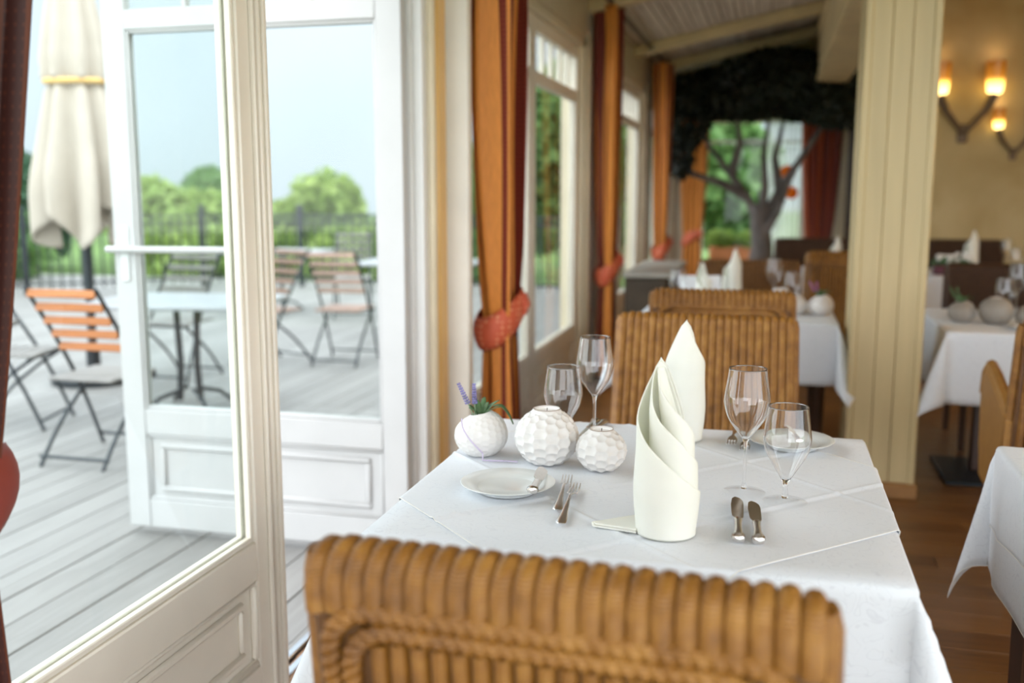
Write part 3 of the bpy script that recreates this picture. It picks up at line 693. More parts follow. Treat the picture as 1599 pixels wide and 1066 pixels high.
# ================================================================== LOOM CHAIRS (local +y = the way the sitter faces)
HB = .53; RC = R(8)
def bk(u, w, n):        # backrest frame: across, up the back, out of its inner face
    fl_ = 1 + .045 * (1 - w / HB)
    return (u * fl_, -.235 - w * math.sin(RC) + n * math.cos(RC), .42 + w * math.cos(RC) + n * math.sin(RC))
def backrest(o, mat_rib, mat_core, detail):
    m = MB(); hw = .276; out = []
    nseg = 7; rc = .032
    out = [(-hw, -.06)] + [(-hw + rc - rc * math.cos(a), HB - rc + rc * math.sin(a)) for a in np.linspace(0, PI / 2, nseg)] + \
          [(hw - rc + rc * math.sin(a), HB - rc + rc * math.cos(a)) for a in np.linspace(0, PI / 2, nseg)] + [(hw, -.06)]
    N = len(out); v = []
    layers = [(.022, .985), (.030, .97), (.030, 1.0), (-.036, 1.0), (-.040, .99)]
    for n, k in ((.026, .975), (.018, 1.0), (-.030, 1.0), (-.038, .975)):
        for (u, w) in out: v.append(bk(u * k, w if w < .1 else w - .018 - (1 - k) * .3, n))
    f = []
    for l in range(3):
        for i in range(N): f.append((l * N + i, (l + 1) * N + i, (l + 1) * N + (i + 1) % N, l * N + (i + 1) % N))
    f.append(tuple(range(N))[::-1]); f.append(tuple(3 * N + i for i in range(N)))
    core = m.add(v, f).build('backrest', mat_core, o, ang=50)
    n = 23; sp = .56 / n
    def rib_path(u):
        e = abs(u) / .28; top = HB - .006 - (.010 * max(0, (e - .9) / .1) ** 2); r = .030
        p = [(u, -.03, .030), (u, .15, .030), (u, top - r - .10, .030), (u, top - r, .030)]
        for a in np.linspace(.3, PI, 7): p.append((u, top - r + r * math.sin(a) * 1.0, -.005 + .035 * math.cos(a)))
        p.append((u, top - r - .030, -.040)); return [bk(*q) for q in p]
    def bak_path(u):
        e = abs(u) / .205; top = HB - .098 - .012 * max(0, (e - .8) / .2) ** 2
        return [bk(u, w, -.040) for w in (-.05, .2, top - .01, top)]
    sides = [(-.279,), (.279,)]
    ribs = [(-.28 + sp * (k + .5)) for k in range(n)]; backs = [(-.205 + .41 / 17 * (k + .5)) for k in range(17)]
    if detail:
        for u in ribs: MB().tube(rib_path(u), .0128, 9, flat=.95).build('rib', mat_rib, core)
        for u in backs: MB().tube(bak_path(u), .0108, 8).build('back_rib', mat_rib, core)
    else:
        a = MB()
        for u in ribs: a.tube(rib_path(u), .0128, 6)
        a.build('ribs', mat_rib, core)['kind'] = 'stuff'
        a = MB()
        for u in backs: a.tube(bak_path(u), .0108, 5)
        a.build('back_ribs', mat_rib, core)['kind'] = 'stuff'
    for (hw_, top, r, n_) in ((.252, HB - .063, .0125, -.043), (.227, HB - .084, .0115, -.046)):
        rc_ = .05; p = [(-hw_, -.05), (-hw_, .15), (-hw_, .3)] + [(-hw_ + rc_ - rc_ * math.cos(a), top - rc_ + rc_ * math.sin(a)) for a in np.linspace(0, PI / 2, 8)]
        p += [(x, top) for x in np.linspace(-hw_ + rc_, hw_ - rc_, 30)[1:-1]] + [(-x, w) for (x, w) in p[::-1]]
        # even steps so the twist stays regular
        q = [Vector((x, w, 0)) for x, w in p]; d = [0]
        for i in range(1, len(q)): d.append(d[-1] + (q[i] - q[i - 1]).length)
        ns = 420 if detail else 40; ss = np.linspace(0, d[-1], ns)
        xs_ = np.interp(ss, d, [a.x for a in q]); ws_ = np.interp(ss, d, [a.y for a in q])
        MB().tube([bk(x, w, n_) for x, w in zip(xs_, ws_)], r, 8 if detail else 6, lobes=2 if detail else 0, twist=.66 if detail else 0).build('braid', mat_rib, core)
    for s in (-1, 1): MB().tube([bk(s * .281, w, -.004) for w in (-.06, .2, .4, HB - .035)] + [bk(s * .276, HB - .014, -.004)], .0165, 8, flat=1.25).build('edge_rib', mat_rib, core)
    return core
def loom_chair(loc, rz, label, rib='loom', core='loom_core', leg='darkwood', detail=True, arms=False, flat='loom_flat'):
    o = thing('loom_chair', label, 'chair', loc, rz, 'loom dining chairs')
    backrest(o, rib, core, detail)
    st = MB().box(-.275, .275, -.24, .27, .30, .455, c=.035).build('seat', flat, o)
    MB().box(-.25, .25, -.20, .255, .452, .472, c=.012).build('seat_pad', core, o)
    for (x, y) in ((-.245, .235), (.245, .235), (-.245, -.225), (.245, -.225)):
        MB().tube([(x, y, .31), (x, y - (.03 if y < 0 else 0), 0)], [.021, .016], 8).build('leg', leg, o)
    if arms:
        for s in (-1, 1):
            prof = [(-.26, .30), (-.29, .62), (-.18, .645), (.05, .69), (.19, .71), (.25, .68), (.275, .60), (.25, .42), (.19, .30)]
            a = MB().prism(prof, s * .285 - .02, s * .285 + .02, 'x').build('arm', flat, o)
            b_ = a.modifiers.new('soft', 'BEVEL'); b_.width = .012; b_.segments = 2
            MB().tube([(s * .285, y, z) for (y, z) in ((-.28, .63), (-.18, .655), (.05, .70), (.19, .718), (.26, .685), (.285, .60))], .022, 8).build('arm_roll', flat, a)
            MB().tube([(s * .262, .20, .32), (s * .262, .20, 0)], [.024, .018], 8).build('arm_post', 'redwood', o)
    return o
big = loom_chair((-.202, 1.325, 0), R(-2.8), 'large woven loom chair in the foreground, its back turned to us'); big.scale = (1.02, 1, 1.002)
loom_chair((-.20, 3.005, 0), R(180), 'ribbed loom chair facing us across the laid table, behind the standing napkins')
loom_chair((-.19, 4.475, 0), 0, 'loom chair directly behind the ribbed chair, only its arched back top showing', detail=True)
loom_chair((-.125, 5.73, 0), R(180), 'loom chair facing us on the far side of the second table', detail=False, rib='loom_core')
loom_chair((.50, 7.35, 0), R(4), 'framed loom chair seen from behind just left of the pillar', detail=False)
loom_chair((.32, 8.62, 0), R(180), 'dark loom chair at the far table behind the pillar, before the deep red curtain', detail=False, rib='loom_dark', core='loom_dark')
loom_chair((1.07, 3.70, 0), R(-3), 'amber loom armchair at the right edge with a red brown front leg', arms=True, leg='redwood', detail=False, rib='loom')
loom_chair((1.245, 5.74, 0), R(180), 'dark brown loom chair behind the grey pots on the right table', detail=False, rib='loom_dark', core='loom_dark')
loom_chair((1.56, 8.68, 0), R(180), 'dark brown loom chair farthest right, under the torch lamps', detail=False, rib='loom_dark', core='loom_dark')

# ================================================================== TABLES AND LINEN
def table(loc, hx, hy, label, pedestal=False):
    o = thing('dining_table', label, 'table', loc, 0, 'cloth covered dining tables')
    MB().box(-hx + .01, hx - .01, -hy + .01, hy - .01, .715, .742, c=.008).build('tabletop', 'darkwood', o)
    if pedestal:
        MB().box(-hx + .06, hx - .10, -.24, .24, 0, .022, c=.006).build('base_plate', 'iron', o)
        for s in (-1, 1): MB().box(s * .22 - .03, s * .22 + .03, -.03, .03, .02, .72, c=.008).build('column', 'darkwood', o)
    else:
        for x in (-1, 1):
            for y in (-1, 1): MB().tube([(x * (hx - .06), y * (hy - .06), .716), (x * (hx - .06), y * (hy - .06), 0)], [.028, .02], 4).build('leg', 'darkwood', o)
    return o
def drape(name, loc, hx, hy, drop, label, seed, beta=(32, 32, 32, 32), twist=(0, 0, 0, 0), amp=.018, rot=0.0, half=None, mat='cloth', z=.745, cat='tablecloth', group='white tablecloths', nd=16, ni=22, creases=(), crease_h=.0026, hem=True, shift=(0, 0)):
    """cloth over a table hx by hy: flat on top, falling over the edges; corners fall into cones"""
    g = np.random.default_rng(seed); ph = g.uniform(0, 6, 16); r = .007
    def edge(s, t_, side):          # s past the edge -> (out, down)
        if s <= 0: return 0.0, 0.0
        if s < r * PI / 2: return r * math.sin(s / r), r * (1 - math.cos(s / r))
        q = s - r * PI / 2; k = min(1, q / .35)
        return r + amp * k * (1 + math.sin(t_ * 9 + ph[side]) + .5 * math.sin(t_ * 19 + ph[side + 4])) * .8, r + q
    def pos(u, v):
        du, dv = abs(u) - hx, abs(v) - hy; su, sv = (1 if u > 0 else -1), (1 if v > 0 else -1)
        zz = z + .0006 * math.sin(u * 11 + ph[9]) * math.sin(v * 13 + ph[8])
        for (a, b, c_) in creases:
            dd = a * u + b * v - c_; zz += crease_h * math.exp(-(dd / .006) ** 2) - crease_h * .5 * math.exp(-((dd - .013) / .008) ** 2)
        if du <= 0 and dv <= 0: return (u, v, zz)
        if dv <= 0:
            fade = min(1, (-dv) / .14); o_, d_ = edge(du, v * fade, 0 if u > 0 else 1); return (su * (hx + (r if o_ > r else o_) + max(0, o_ - r) * fade), v, zz - d_)
        if du <= 0:
            fade = min(1, (-du) / .14); o_, d_ = edge(dv, u * fade, 2 if v > 0 else 3); return (u, sv * (hy + (r if o_ > r else o_) + max(0, o_ - r) * fade), zz - d_)
        d = math.hypot(du, dv); fi = math.atan2(dv, du); ci = (0 if u > 0 else 1) + (0 if v > 0 else 2)
        be = R(beta[ci]) * math.sin(2 * fi) ** .9; hd = fi + R(twist[ci]) * math.sin(2 * fi)
        k = min(1, d / .05); rr = r * (1 - .0)
        x = hx + rr * math.cos(fi) * k + d * math.sin(be) * math.cos(hd); y = hy + rr * math.sin(fi) * k + d * math.sin(be) * math.sin(hd)
        return (su * x, sv * y, zz - max(0, d * math.cos(be) - rr * .4 * k))
    def axis(h, e): return list(-h - e * np.linspace(1, 0, nd, endpoint=False) ** 1.3) + list(np.linspace(-h, h, ni)) + list(h + e * np.linspace(0, 1, nd + 1)[1:] ** 1.3)
    if half is None:
        U, V = axis(hx, drop), axis(hy, drop); P = [[pos(u, v) for v in V] for u in U]; seg = None
    else:
        ca, sa = math.cos(rot), math.sin(rot); T = np.linspace(-half, half, 230 if creases else 110)
        P = [[pos(a * ca - b * sa + shift[0], a * sa + b * ca + shift[1]) for b in T] for a in T]
    o = MB().grid(P).build(name, mat, None, ang=80, loc=(loc[0], loc[1], 0)); tag(o, label, cat, group)
    m_ = o.modifiers.new('thick', 'SOLIDIFY'); m_.thickness = .0016; m_.offset = 1
    if hem:
        P = np.array(P); ring = list(P[0]) + list(P[1:, -1]) + list(P[-1, -2::-1]) + list(P[-2:0:-1, 0]); ring.append(ring[0])
        MB().tube([tuple(p) for p in ring], .0009, 5, caps=False).build('hem', 'hem', o)
    return o
T1 = (-.228, 2.045); H1 = (.462, .475)
table((T1[0], T1[1], 0), H1[0] - .004, H1[1] - .004, 'laid dining table in the middle with a standing napkin and three white pots')
drape('tablecloth', T1, H1[0], H1[1], .40, 'white damask tablecloth hanging to the floor side of the middle laid table', 3, beta=(7, 20, 26, 26), amp=.004)
Q = math.sqrt(.5); cre = [(Q, -Q, 0.0), (Q, Q, .26), (Q, Q, -.26), (Q, -Q, .27)]
drape('table_topper', T1, H1[0] + .003, H1[1] + .003, 0, 'white square topper laid cornerwise over the middle tablecloth', 5, rot=PI / 4, half=.495, mat='topper', z=.7475, cat='table topper', group='white cloth toppers', amp=.0, creases=cre, shift=(-.022, 0))
T2 = (-.155, 5.20); H2 = (.462, .462)
table((T2[0], T2[1], 0), H2[0] - .004, H2[1] - .004, 'second dining table, behind the ribbed loom chairs and left of the pillar')
drape('tablecloth', T2, H2[0], H2[1], .29, 'white tablecloth of the second table with a pointed corner hanging before the pillar', 9, beta=(16, 25, 34, 30), twist=(0, 0, 34, 0), amp=.006)
T3 = (.975, 2.07); H3 = (.43, .455)
table((T3[0], T3[1], 0), H3[0] - .004, H3[1] - .004, 'dining table cut off by the right edge in the foreground')
drape('tablecloth', T3, H3[0], H3[1], .30, 'white tablecloth at the lower right edge with a rounded drooping corner', 12, beta=(30, 13, 30, 24), twist=(0, -8, 0, 0), amp=.012)
drape('table_topper', (T3[0], T3[1]), H3[0] + .003, H3[1] + .003, 0, 'white topper over the tablecloth at the lower right edge', 15, rot=R(4), half=.60, mat='topper', z=.7475, cat='table topper', group='white cloth toppers', amp=.012, beta=(10, 11, 10, 10), twist=(0, -8, 0, 0))
T4 = (1.21, 5.06); H4 = (.455, .455)
table((T4[0], T4[1], 0), H4[0] - .004, H4[1] - .004, 'dining table right of the pillar with grey round pots', True)
drape('tablecloth', T4, H4[0], H4[1], .32, 'white tablecloth right of the pillar with a sharp corner pointing down', 21, beta=(30, 30, 30, 19), twist=(0, 0, 0, -30), amp=.025)
T5 = (1.50, 7.95); H5 = (.45, .45)
table((T5[0], T5[1], 0), H5[0] - .004, H5[1] - .004, 'far right dining table before the ochre wall')
drape('tablecloth', T5, H5[0], H5[1], .26, 'white tablecloth of the far right table before the ochre wall', 23, beta=(8, 8, 8, 8), nd=8, ni=10)
T6 = (.55, 8.02); H6 = (.42, .30)
table((T6[0], T6[1], 0), H6[0] - .004, H6[1] - .004, 'far dining table behind the framed chair left of the pillar')
drape('tablecloth', T6, H6[0], H6[1], .22, 'white tablecloth of the far table behind the framed chair', 24, beta=(8, 8, 8, 8), nd=8, ni=10)
ZT = .7505

# ------------------------------------------------------------------ napkins
def napkin_shell(R0, cx, cy, tops, a0, a1, nz=36, na=72):
    A = np.linspace(a0, a1, na); tx, ty = zip(*tops); P = []
    for a in A:
        top = np.interp(a, tx, ty); row = []
        for j in range(nz):
            z = top * (j / (nz - 1)); r = R0 * (1 + .07 * math.exp(-((z - .085) / .05) ** 2) - .05 * math.exp(-(z / .03) ** 2)); q = min(1, max(0, (z - .205) / .112))
            r *= 1 - .82 * q ** 1.25; fa = R(a)
            row.append((cx * (1 - q) - .016 * q + r * math.sin(fa), cy * (1 - q) + .004 * q - r * math.cos(fa), z))
        P.append(row)
    return P
def napkin(loc, rz, label, flap=True, cat='napkin', group='folded white napkins', sc=1.0):
    o = thing('napkin', label, cat, loc, rz, group); m = MB()
    m.grid(napkin_shell(.054, 0, 0, [(-200, .300), (-165, .317), (-135, .300), (-110, .268), (-90, .236), (-60, .200), (-30, .172), (0, .148), (35, .118), (65, .095), (90, .082), (150, .05)], -200, 150))
    m.grid(napkin_shell(.041, .009, .004, [(-190, .30), (-150, .312), (-110, .300), (-80, .280), (-50, .236), (-20, .208), (15, .185), (50, .158), (90, .132), (150, .10)], -190, 150))
    m.grid(napkin_shell(.028, .016, .010, [(-170, .300), (-110, .300), (-70, .294), (-35, .262), (0, .238), (40, .208), (90, .18), (160, .15)], -170, 160))
    b = m.build('fold', 'napkin', o, ang=180); q = b.modifiers.new('thick', 'SOLIDIFY'); q.thickness = .0022; q.offset = -1
    if flap:
        f = MB()
        for z0, sh in ((.0, 0), (.0045, .004)):
            f.prism([(-.135 + sh, -.015), (-.130 + sh, -.022), (-.048, -.03), (-.046, .05), (-.062, .055)], z0, z0 + .0035, 'z')
        f.tube([(-.133, -.018, .004), (-.09, .018, .004), (-.058, .054, .004)], .004, 6); f.build('flap', 'napkin', o)
    if sc != 1: o.scale = (sc,) * 3
    return o
napkin((-.163, 1.715, ZT), R(-6), 'tall white napkin folded into a spiral, standing foremost on the middle table', sc=.98)
napkin((-.196, 2.405, ZT), R(150), 'white pointed napkin standing before the ribbed loom chair', flap=False, sc=.93)
napkin((-.20, 5.42, .747), R(185), 'taller white napkin on the second table', flap=False, sc=.95)
napkin((-.32, 5.12, .747), R(0), 'shorter white napkin beside the menu card on the second table', flap=False, sc=.78)
napkin((1.32, 5.36, .747), R(180), 'white napkin at the right edge behind the grey pots', flap=False)
napkin((1.43, 8.02, .747), R(180), 'distant white napkin on the far right table', flap=False)
napkin((.47, 7.95, .747), R(180), 'distant white napkin showing above the framed chair left of the pillar', flap=False, sc=.85)
napkin((-.02, 4.98, .747), R(30), 'white napkin standing between the pots on the second table', flap=False, sc=.75) if False else None

# ------------------------------------------------------------------ pots
def pot_mesh(Rr, H, hole, rows, depth, tilt=0.0, pear=0.0, n=168, m=96):
    cent = []; nc = int(rows * 1.75) // 2 * 2
    for j in range(nc):
        for i in range(rows + 1):
            th = PI * (i + .5 * (j % 2)) / rows
            if .12 < th < PI - .12: a = 2 * PI * j / nc; cent.append((math.sin(th) * math.cos(a), math.sin(th) * math.sin(a), math.cos(th)))
    cent = np.array(cent); zc = math.asin(min(.99, hole / Rr)); ang = np.linspace(zc, PI - .55, m); P = []
    A = np.linspace(0, 2 * PI, n + 1)
    D = np.stack([np.outer(np.sin(ang), np.cos(A)), np.outer(np.sin(ang), np.sin(A)), np.outer(np.cos(ang), np.ones(n + 1))], -1)
    dots = np.sort(D.reshape(-1, 3) @ cent.T, 1)[:, -1].reshape(D.shape[:2]); d = np.arccos(np.clip(dots, -1, 1)); cell = PI / rows * .60
    k = np.clip(d / cell, 0, 1.1) ** 2; fade = np.clip((ang - zc) / .12, 0, 1)[:, None]
    rad = Rr * (1 - depth * (1 - k) * fade); P = D * rad[..., None]; P[..., 2] *= H / (2 * Rr)
    P[..., 2] -= P[..., 2].min(); P[:, -1] = P[:, 0]
    return P
def pot(name, label, loc, Rr, H, hole, rows, depth, mat='ceramic', candle=True, group='dimpled white ceramic balls', cat='candle holder', rz=0.0, n=150, m=84):
    o = thing(name, label, cat, loc, rz, group); P = pot_mesh(Rr, H, hole, rows, depth, n=n, m=m); top = P[0]; zt = top[:, 2].mean(); hr = np.hypot(top[:, 0], top[:, 1]).mean()
    b = MB().grid(P); nb_ = len(P[-1]) - 1
    bo = P[-1][:, :2]; b.add([tuple(p) for p in P[-1][:-1]], [tuple(range(nb_))[::-1]])
    b.lathe([(hr, zt), (hr * .98, zt + .0012), (hr * .93, zt + .0012), (hr * .88, zt - .004), (hr * .86, zt - .016), (0, zt - .017)], 40); b.build('body', mat, o, ang=60)
    MB().lathe([(hr * 1.005, zt - .0005), (hr * 1.005, zt + .0016), (hr * .95, zt + .0018), (hr * .94, zt - .001)], 40).build('rim', 'rim', o)
    if candle:
        MB().lathe([(0, zt - .015), (hr * .84, zt - .015), (hr * .84, zt - .002), (hr * .80, zt - .001), (hr * .79, zt - .004), (0, zt - .0045)], 30).build('tealight', 'wax', o)
        MB().tube([(0, 0, zt - .005), (.001, 0, zt + .002)], .0009, 5).build('wick', 'rail', o)
    return o
pot('candle_holder', 'largest white dimpled round candle holder on the middle table', (-.468, 2.110, ZT), .0705, .141, .030, 10, .09)
pot('candle_holder', 'small white dimpled candle holder between the large pot and the tall napkin', (-.341, 2.083, ZT), .0555, .105, .0260, 8, .10, rz=.4)
def herb_pot(loc, label, mat='ceramic', flower='lavender', big=True, rz=0.0):
    o = thing('flower_pot', label, 'flower pot', loc, rz, 'pots with flowers on the tables')
    P = pot_mesh(.0615, .108, .024, 13, .035, n=130, m=74); z = P[..., 2]
    q = np.clip((z - .045) / .065, 0, 1) ** 1.6; P[..., 2] += -q * P[..., 0] * -.34 * 1.0 + q * .0; P[..., 0] += -.004 * q; P[..., 1] += .012 * q
    b = MB().grid(P); top = P[0]; c = top[:-1].mean(0); ins = [[tuple(c + (p - c) * k + np.array((0, 0, dz))) for p in top] for k, dz in ((1, 0), (.9, -.002), (.82, -.02), (.05, -.022))]
    b.grid(ins); b.add([tuple(p) for p in P[-1][:-1]], [tuple(range(len(P[-1]) - 1))[::-1]]); b.build('body', mat, o, ang=60)
    g = np.random.default_rng(5)
    for (dx, dy, dz, le) in (((-.052), .0, .062, 1), (-.020, .012, .060, 1)):
        tip = Vector((c[0] + dx, c[1] + dy, c[2] + dz)); base = Vector((c[0] - .012, c[1] - .004, c[2] - .015)); mid = base.lerp(tip, .45)
        st = MB().tube([base, mid, tip], [.0016, .0013, .001], 6).build('sprig', 'leaf_edge', o); fl_ = MB(); d_ = (tip - mid).normalized(); s1 = d_.cross(Vector((0, 0, 1))).normalized(); s2 = d_.cross(s1)
        for k in range(9):
            p0 = mid.lerp(tip, k / 8)
            for j in range(6):
                a = j * PI / 3 + k * .5; rr = .0052 * (1 - .45 * k / 8); dr = s1 * math.cos(a) + s2 * math.sin(a)
                fl_.tube([p0, p0 + dr * rr + d_ * .002, p0 + dr * rr * 1.25 + d_ * .005], [.0010, .0021, .0006], 5)
        fl_.build('blossom', flower, st)
    for k in range(16):
        a = g.uniform(-.5, 2.6) if k > 5 else g.uniform(2.2, 4.4); L_ = g.uniform(.042, .062) if k > 5 else g.uniform(.03, .045); up = g.uniform(.8, 1.9)
        b0 = Vector((c[0] + .008 * math.cos(a), c[1] + .008 * math.sin(a), c[2] - .004)); d_ = Vector((math.cos(a), math.sin(a) * .6, up)).normalized(); sd = d_.cross(Vector((0, 0, 1))).normalized(); w = g.uniform(.0045, .007)
        rows = []
        for i in range(7):
            t_ = i / 6; p0 = b0 + d_ * L_ * t_ + Vector((0, 0, -.018 * t_ * t_)); ww = w * math.sin(PI * min(.97, .12 + .88 * t_)) ** .6
            rows.append([tuple(p0 - sd * ww), tuple(p0 + Vector((0, 0, -.0012))), tuple(p0 + sd * ww)])
        lf = MB().grid(rows).build('leaf', 'leaf_lav', o); q_ = lf.modifiers.new('thick', 'SOLIDIFY'); q_.thickness = .0009
    if big:
        lf = MB(); rows = []
        for i in range(9):
            t_ = i / 8; p0 = Vector((c[0] + .03 + .046 * t_, c[1] + .0, c[2] + .014 + .012 * math.sin(t_ * 2.2) - .048 * t_ * t_)); ww = .010 * math.sin(PI * min(.97, .1 + .9 * t_)) ** .6
            rows.append([(p0.x, p0.y - ww, p0.z + .003), tuple(p0), (p0.x, p0.y + ww, p0.z + .003)])
        q_ = lf.grid(rows).build('leaf', 'leaf_lav', o).modifiers.new('thick', 'SOLIDIFY'); q_.thickness = .0012
        # lilac ribbon running down the pot and onto the cloth
        rp = []
        for t_ in np.linspace(0, 1, 22):
            a = -2.2 + .95 * t_; zz = c[2] - .004 - t_ * (c[2] - .020); rr = .0655 * math.sqrt(max(.12, 1 - ((zz - .054) / .062) ** 2)) + .0035
            rp.append((rr * math.cos(a) + .002, rr * math.sin(a) - .002, max(.004, zz)))
        rp += [(.022, -.062, .0022), (.045, -.060, .0022), (.068, -.055, .0022)]
        MB().tube(rp, .0016, 6, flat=1.3).build('ribbon', 'ribbon', o)
        MB().box(-.018, .018, -.0026, .0026, 0, .0022, c=.0008).build('ribbon_end', 'ribbon', o, loc=(.082, -.053, .001))
    return o
herb_pot((-.629, 2.140, ZT), 'white pear shaped pot with lavender and sage and a lilac ribbon')

# ------------------------------------------------------------------ plates and cutlery
def plate(loc, r, label):
    o = thing('side_plate', label, 'plate', loc, 0, 'white side plates'); k = r / .102
    MB().lathe([(a * k, b) for a, b in ((0, .003), (.055, .003), (.058, .0), (.062, .0), (.064, .004), (.074, .0085), (.100, .0165), (.102, .0185), (.1005, .0195), (.074, .0115), (.0665, .0085), (.062, .0065), (0, .006))], 72).build('dish', 'porcelain', o, ang=60)
    MB().lathe([(.0655 * k, .0082), (.0672 * k, .0094), (.069 * k, .0094), (.0675 * k, .0078)], 72, closed=True).build('well_ring', 'porcelain', o)
    return o
plate((-.498, 1.884, ZT), .096, 'white side plate carrying a butter knife, front left on the middle table')
plate((.062, 2.392, ZT), .100, 'white side plate behind the two right hand glasses')
plate((1.12, 4.74, .747), .105, 'white side plate before the grey pots on the right table')
def strip(stations, n=8):       # stations: (y, halfwidth, z, thickness)
    v = []; f = []
    for (y, w, z, t_) in stations:
        for k in range(n): a = 2 * PI * k / n; v.append((w * math.copysign(abs(math.cos(a)) ** .8, math.cos(a)), y, z + t_ * .5 * math.copysign(abs(math.sin(a)) ** .8, math.sin(a))))
    m = len(stations)
    for i in range(m - 1):
        for k in range(n): f.append((i * n + k, i * n + (k + 1) % n, (i + 1) * n + (k + 1) % n, (i + 1) * n + k))
    f.append(tuple(range(n))[::-1]); f.append(tuple((m - 1) * n + k for k in range(n))); return v, f
def fork(loc, rz, label, L=.205):
    o = thing('fork', label, 'fork', loc, rz, 'table forks'); k = L / .205; m = MB()
    v, f = strip([(y * k, w, z, t_) for (y, w, z, t_) in ((0, .004, .003, .002), (.004, .0095, .003, .004), (.02, .0098, .004, .0045), (.05, .0070, .006, .0045), (.09, .0038, .010, .004), (.118, .0030, .0135, .0036), (.128, .0034, .0135, .0034), (.137, .0085, .012, .0026), (.146, .0115, .009, .0022), (.153, .0120, .007, .0020))], 10); m.add(v, f)
    m.build('handle', 'steel', o)
    for x in (-.0096, -.0032, .0032, .0096):
        MB().tube([(x, y * k, z) for (y, z) in ((.150, .0075), (.165, .0052), (.185, .0058), (.203, .0105))], [.0020, .0019, .0016, .0008], 6, flat=.8).build('tine', 'steel', o)
    return o
def knife(loc, rz, label, L=.21, tilt=55):
    o = thing('knife', label, 'knife', loc, rz, 'table knives'); k = L / .21
    v, f = strip([(y * k, w * 1.25, z, t_ * 1.15) for (y, w, z, t_) in ((0, .003, .006, .004), (.003, .0085, .0065, .011), (.012, .0100, .007, .013), (.022, .0080, .0068, .012), (.05, .0060, .0062, .010), (.085, .0062, .0062, .0095), (.097, .0068, .0062, .0085), (.104, .0052, .0062, .006))], 12)
    MB().add(v, f).build('handle', 'steel', o)
    poly = [(.0045, .094), (.0066, .106), (.0070, .125), (.0072, .175), (.0060, .195), (.0015, .208), (-.0045, .212), (-.0085, .200), (-.0098, .165), (-.0088, .125), (-.0080, .108), (-.0040, .094)]
    b = MB().prism([(x * 1.4, y * k) for x, y in poly], -.0008, .0008, 'z', Matrix.Translation((0, 0, .0085)) @ Matrix.Rotation(R(tilt), 4, 'Y')).build('blade', 'steel', o, smooth=False)
    return o
fork((-.373, 1.775, ZT), R(6), 'steel fork beside the side plate, the farther of the pair', .215)
fork((-.351, 1.700, ZT), R(4), 'steel fork nearest the front edge, the closer of the pair', .235)
fork((-.068, 2.535, ZT), R(178), 'steel fork of the opposite place setting, left of the pair behind the tall glass', .205)
fork((-.036, 2.500, ZT), R(178), 'steel fork of the opposite place setting, right of the pair behind the tall glass', .215)
knife((-.036, 1.685, ZT), R(2), 'steel table knife, the larger one before the right hand glasses', .235, 6)
knife((-.002, 1.685, ZT), R(3), 'steel table knife, the smaller one before the right hand glasses', .215, 6)
knife((-.425, 2.515, ZT), R(178), 'steel knife of the opposite setting, behind the small candle holder', .20, 20)
knife((-.400, 2.505, ZT), R(172), 'steel knife of the opposite setting, closer to the napkin', .20, 20)
bkf = knife((-.431, 1.812, ZT + .0175), R(-4), 'butter knife lying across the rim of the front left side plate', .165, 25)
bkf.rotation_euler = (R(-1.0), 0, R(4))
knife((.085, 2.33, ZT + .0195), R(10), 'butter knife on the plate behind the right hand glasses', .15, 25)
fork((1.445, 4.74, .747), R(70), 'dark steel fork on the right table beside its plate', .2)

# ------------------------------------------------------------------ glasses
def wine_glass(loc, label, H, prof, foot, stem_r, lip):
    """prof: bowl outline (radius, z) from the stem top to the lip"""
    o = thing('wine_glass', label, 'glass', loc, 0, 'stemmed glasses'); th_ = .0011
    P = [(r, z) for r, z in prof]
    xs_ = np.linspace(0, 1, 40); z_ = [p[1] for p in P]; r_ = [p[0] for p in P]
    t_ = np.linspace(0, len(P) - 1, 44); r_s = []; z_s = []
    for q in t_:          # Catmull-Rom through the outline
        i = min(int(q), len(P) - 2); f = q - i; p0, p1, p2, p3 = P[max(i - 1, 0)], P[i], P[i + 1], P[min(i + 2, len(P) - 1)]
        c = [.5 * ((2 * p1[d]) + (-p0[d] + p2[d]) * f + (2 * p0[d] - 5 * p1[d] + 4 * p2[d] - p3[d]) * f * f + (-p0[d] + 3 * p1[d] - 3 * p2[d] + p3[d]) * f ** 3) for d in (0, 1)]
        r_s.append(max(.0008, c[0])); z_s.append(c[1])
    zb = z_s[0]
    ft = [(0, .0042), (foot * .15, .0036), (foot * .3, .0026), (foot * .6, .0012), (foot * .9, .0002), (foot * .98, 0), (foot, .0006), (foot * .98, .0013), (foot * .6, .0026), (foot * .32, .0042), (foot * .18, .0062), (0, .0072)]
    MB().lathe(ft, 56).build('foot', 'glass_thin', o, ang=180)
    outer = [(0, .0073), (foot * .14, .0074), (stem_r * 1.5, .012), (stem_r, .024), (stem_r, max(.028, zb - .012))]
    outer = [p for p in outer if p[1] < zb - .004] + list(zip(r_s, z_s))
    inner = [(max(.0005, r - th_), z + (.004 if i < 3 else .0)) for i, (r, z) in enumerate(zip(r_s, z_s)) if z > zb + .010][::-1]
    full = outer + [(r_s[-1] - th_ * .5, z_s[-1] + .0006)] + inner + [(0, zb + .0105)]
    MB().lathe(full, 56).build('bowl', 'glass', o, ang=180)
    MB().lathe([(r_s[-1] + .0002, z_s[-1] - .0004), (r_s[-1] + .0003, z_s[-1] + .0008), (r_s[-1] - th_, z_s[-1] + .0008), (r_s[-1] - th_, z_s[-1] - .0004)], 56, closed=True).build('lip', 'glass', o)
    return o
TALL = [(.0042, .100), (.0068, .109), (.020, .127), (.0365, .152), (.0444, .180), (.0446, .192), (.042, .212), (.0385, .235), (.0365, .252)]
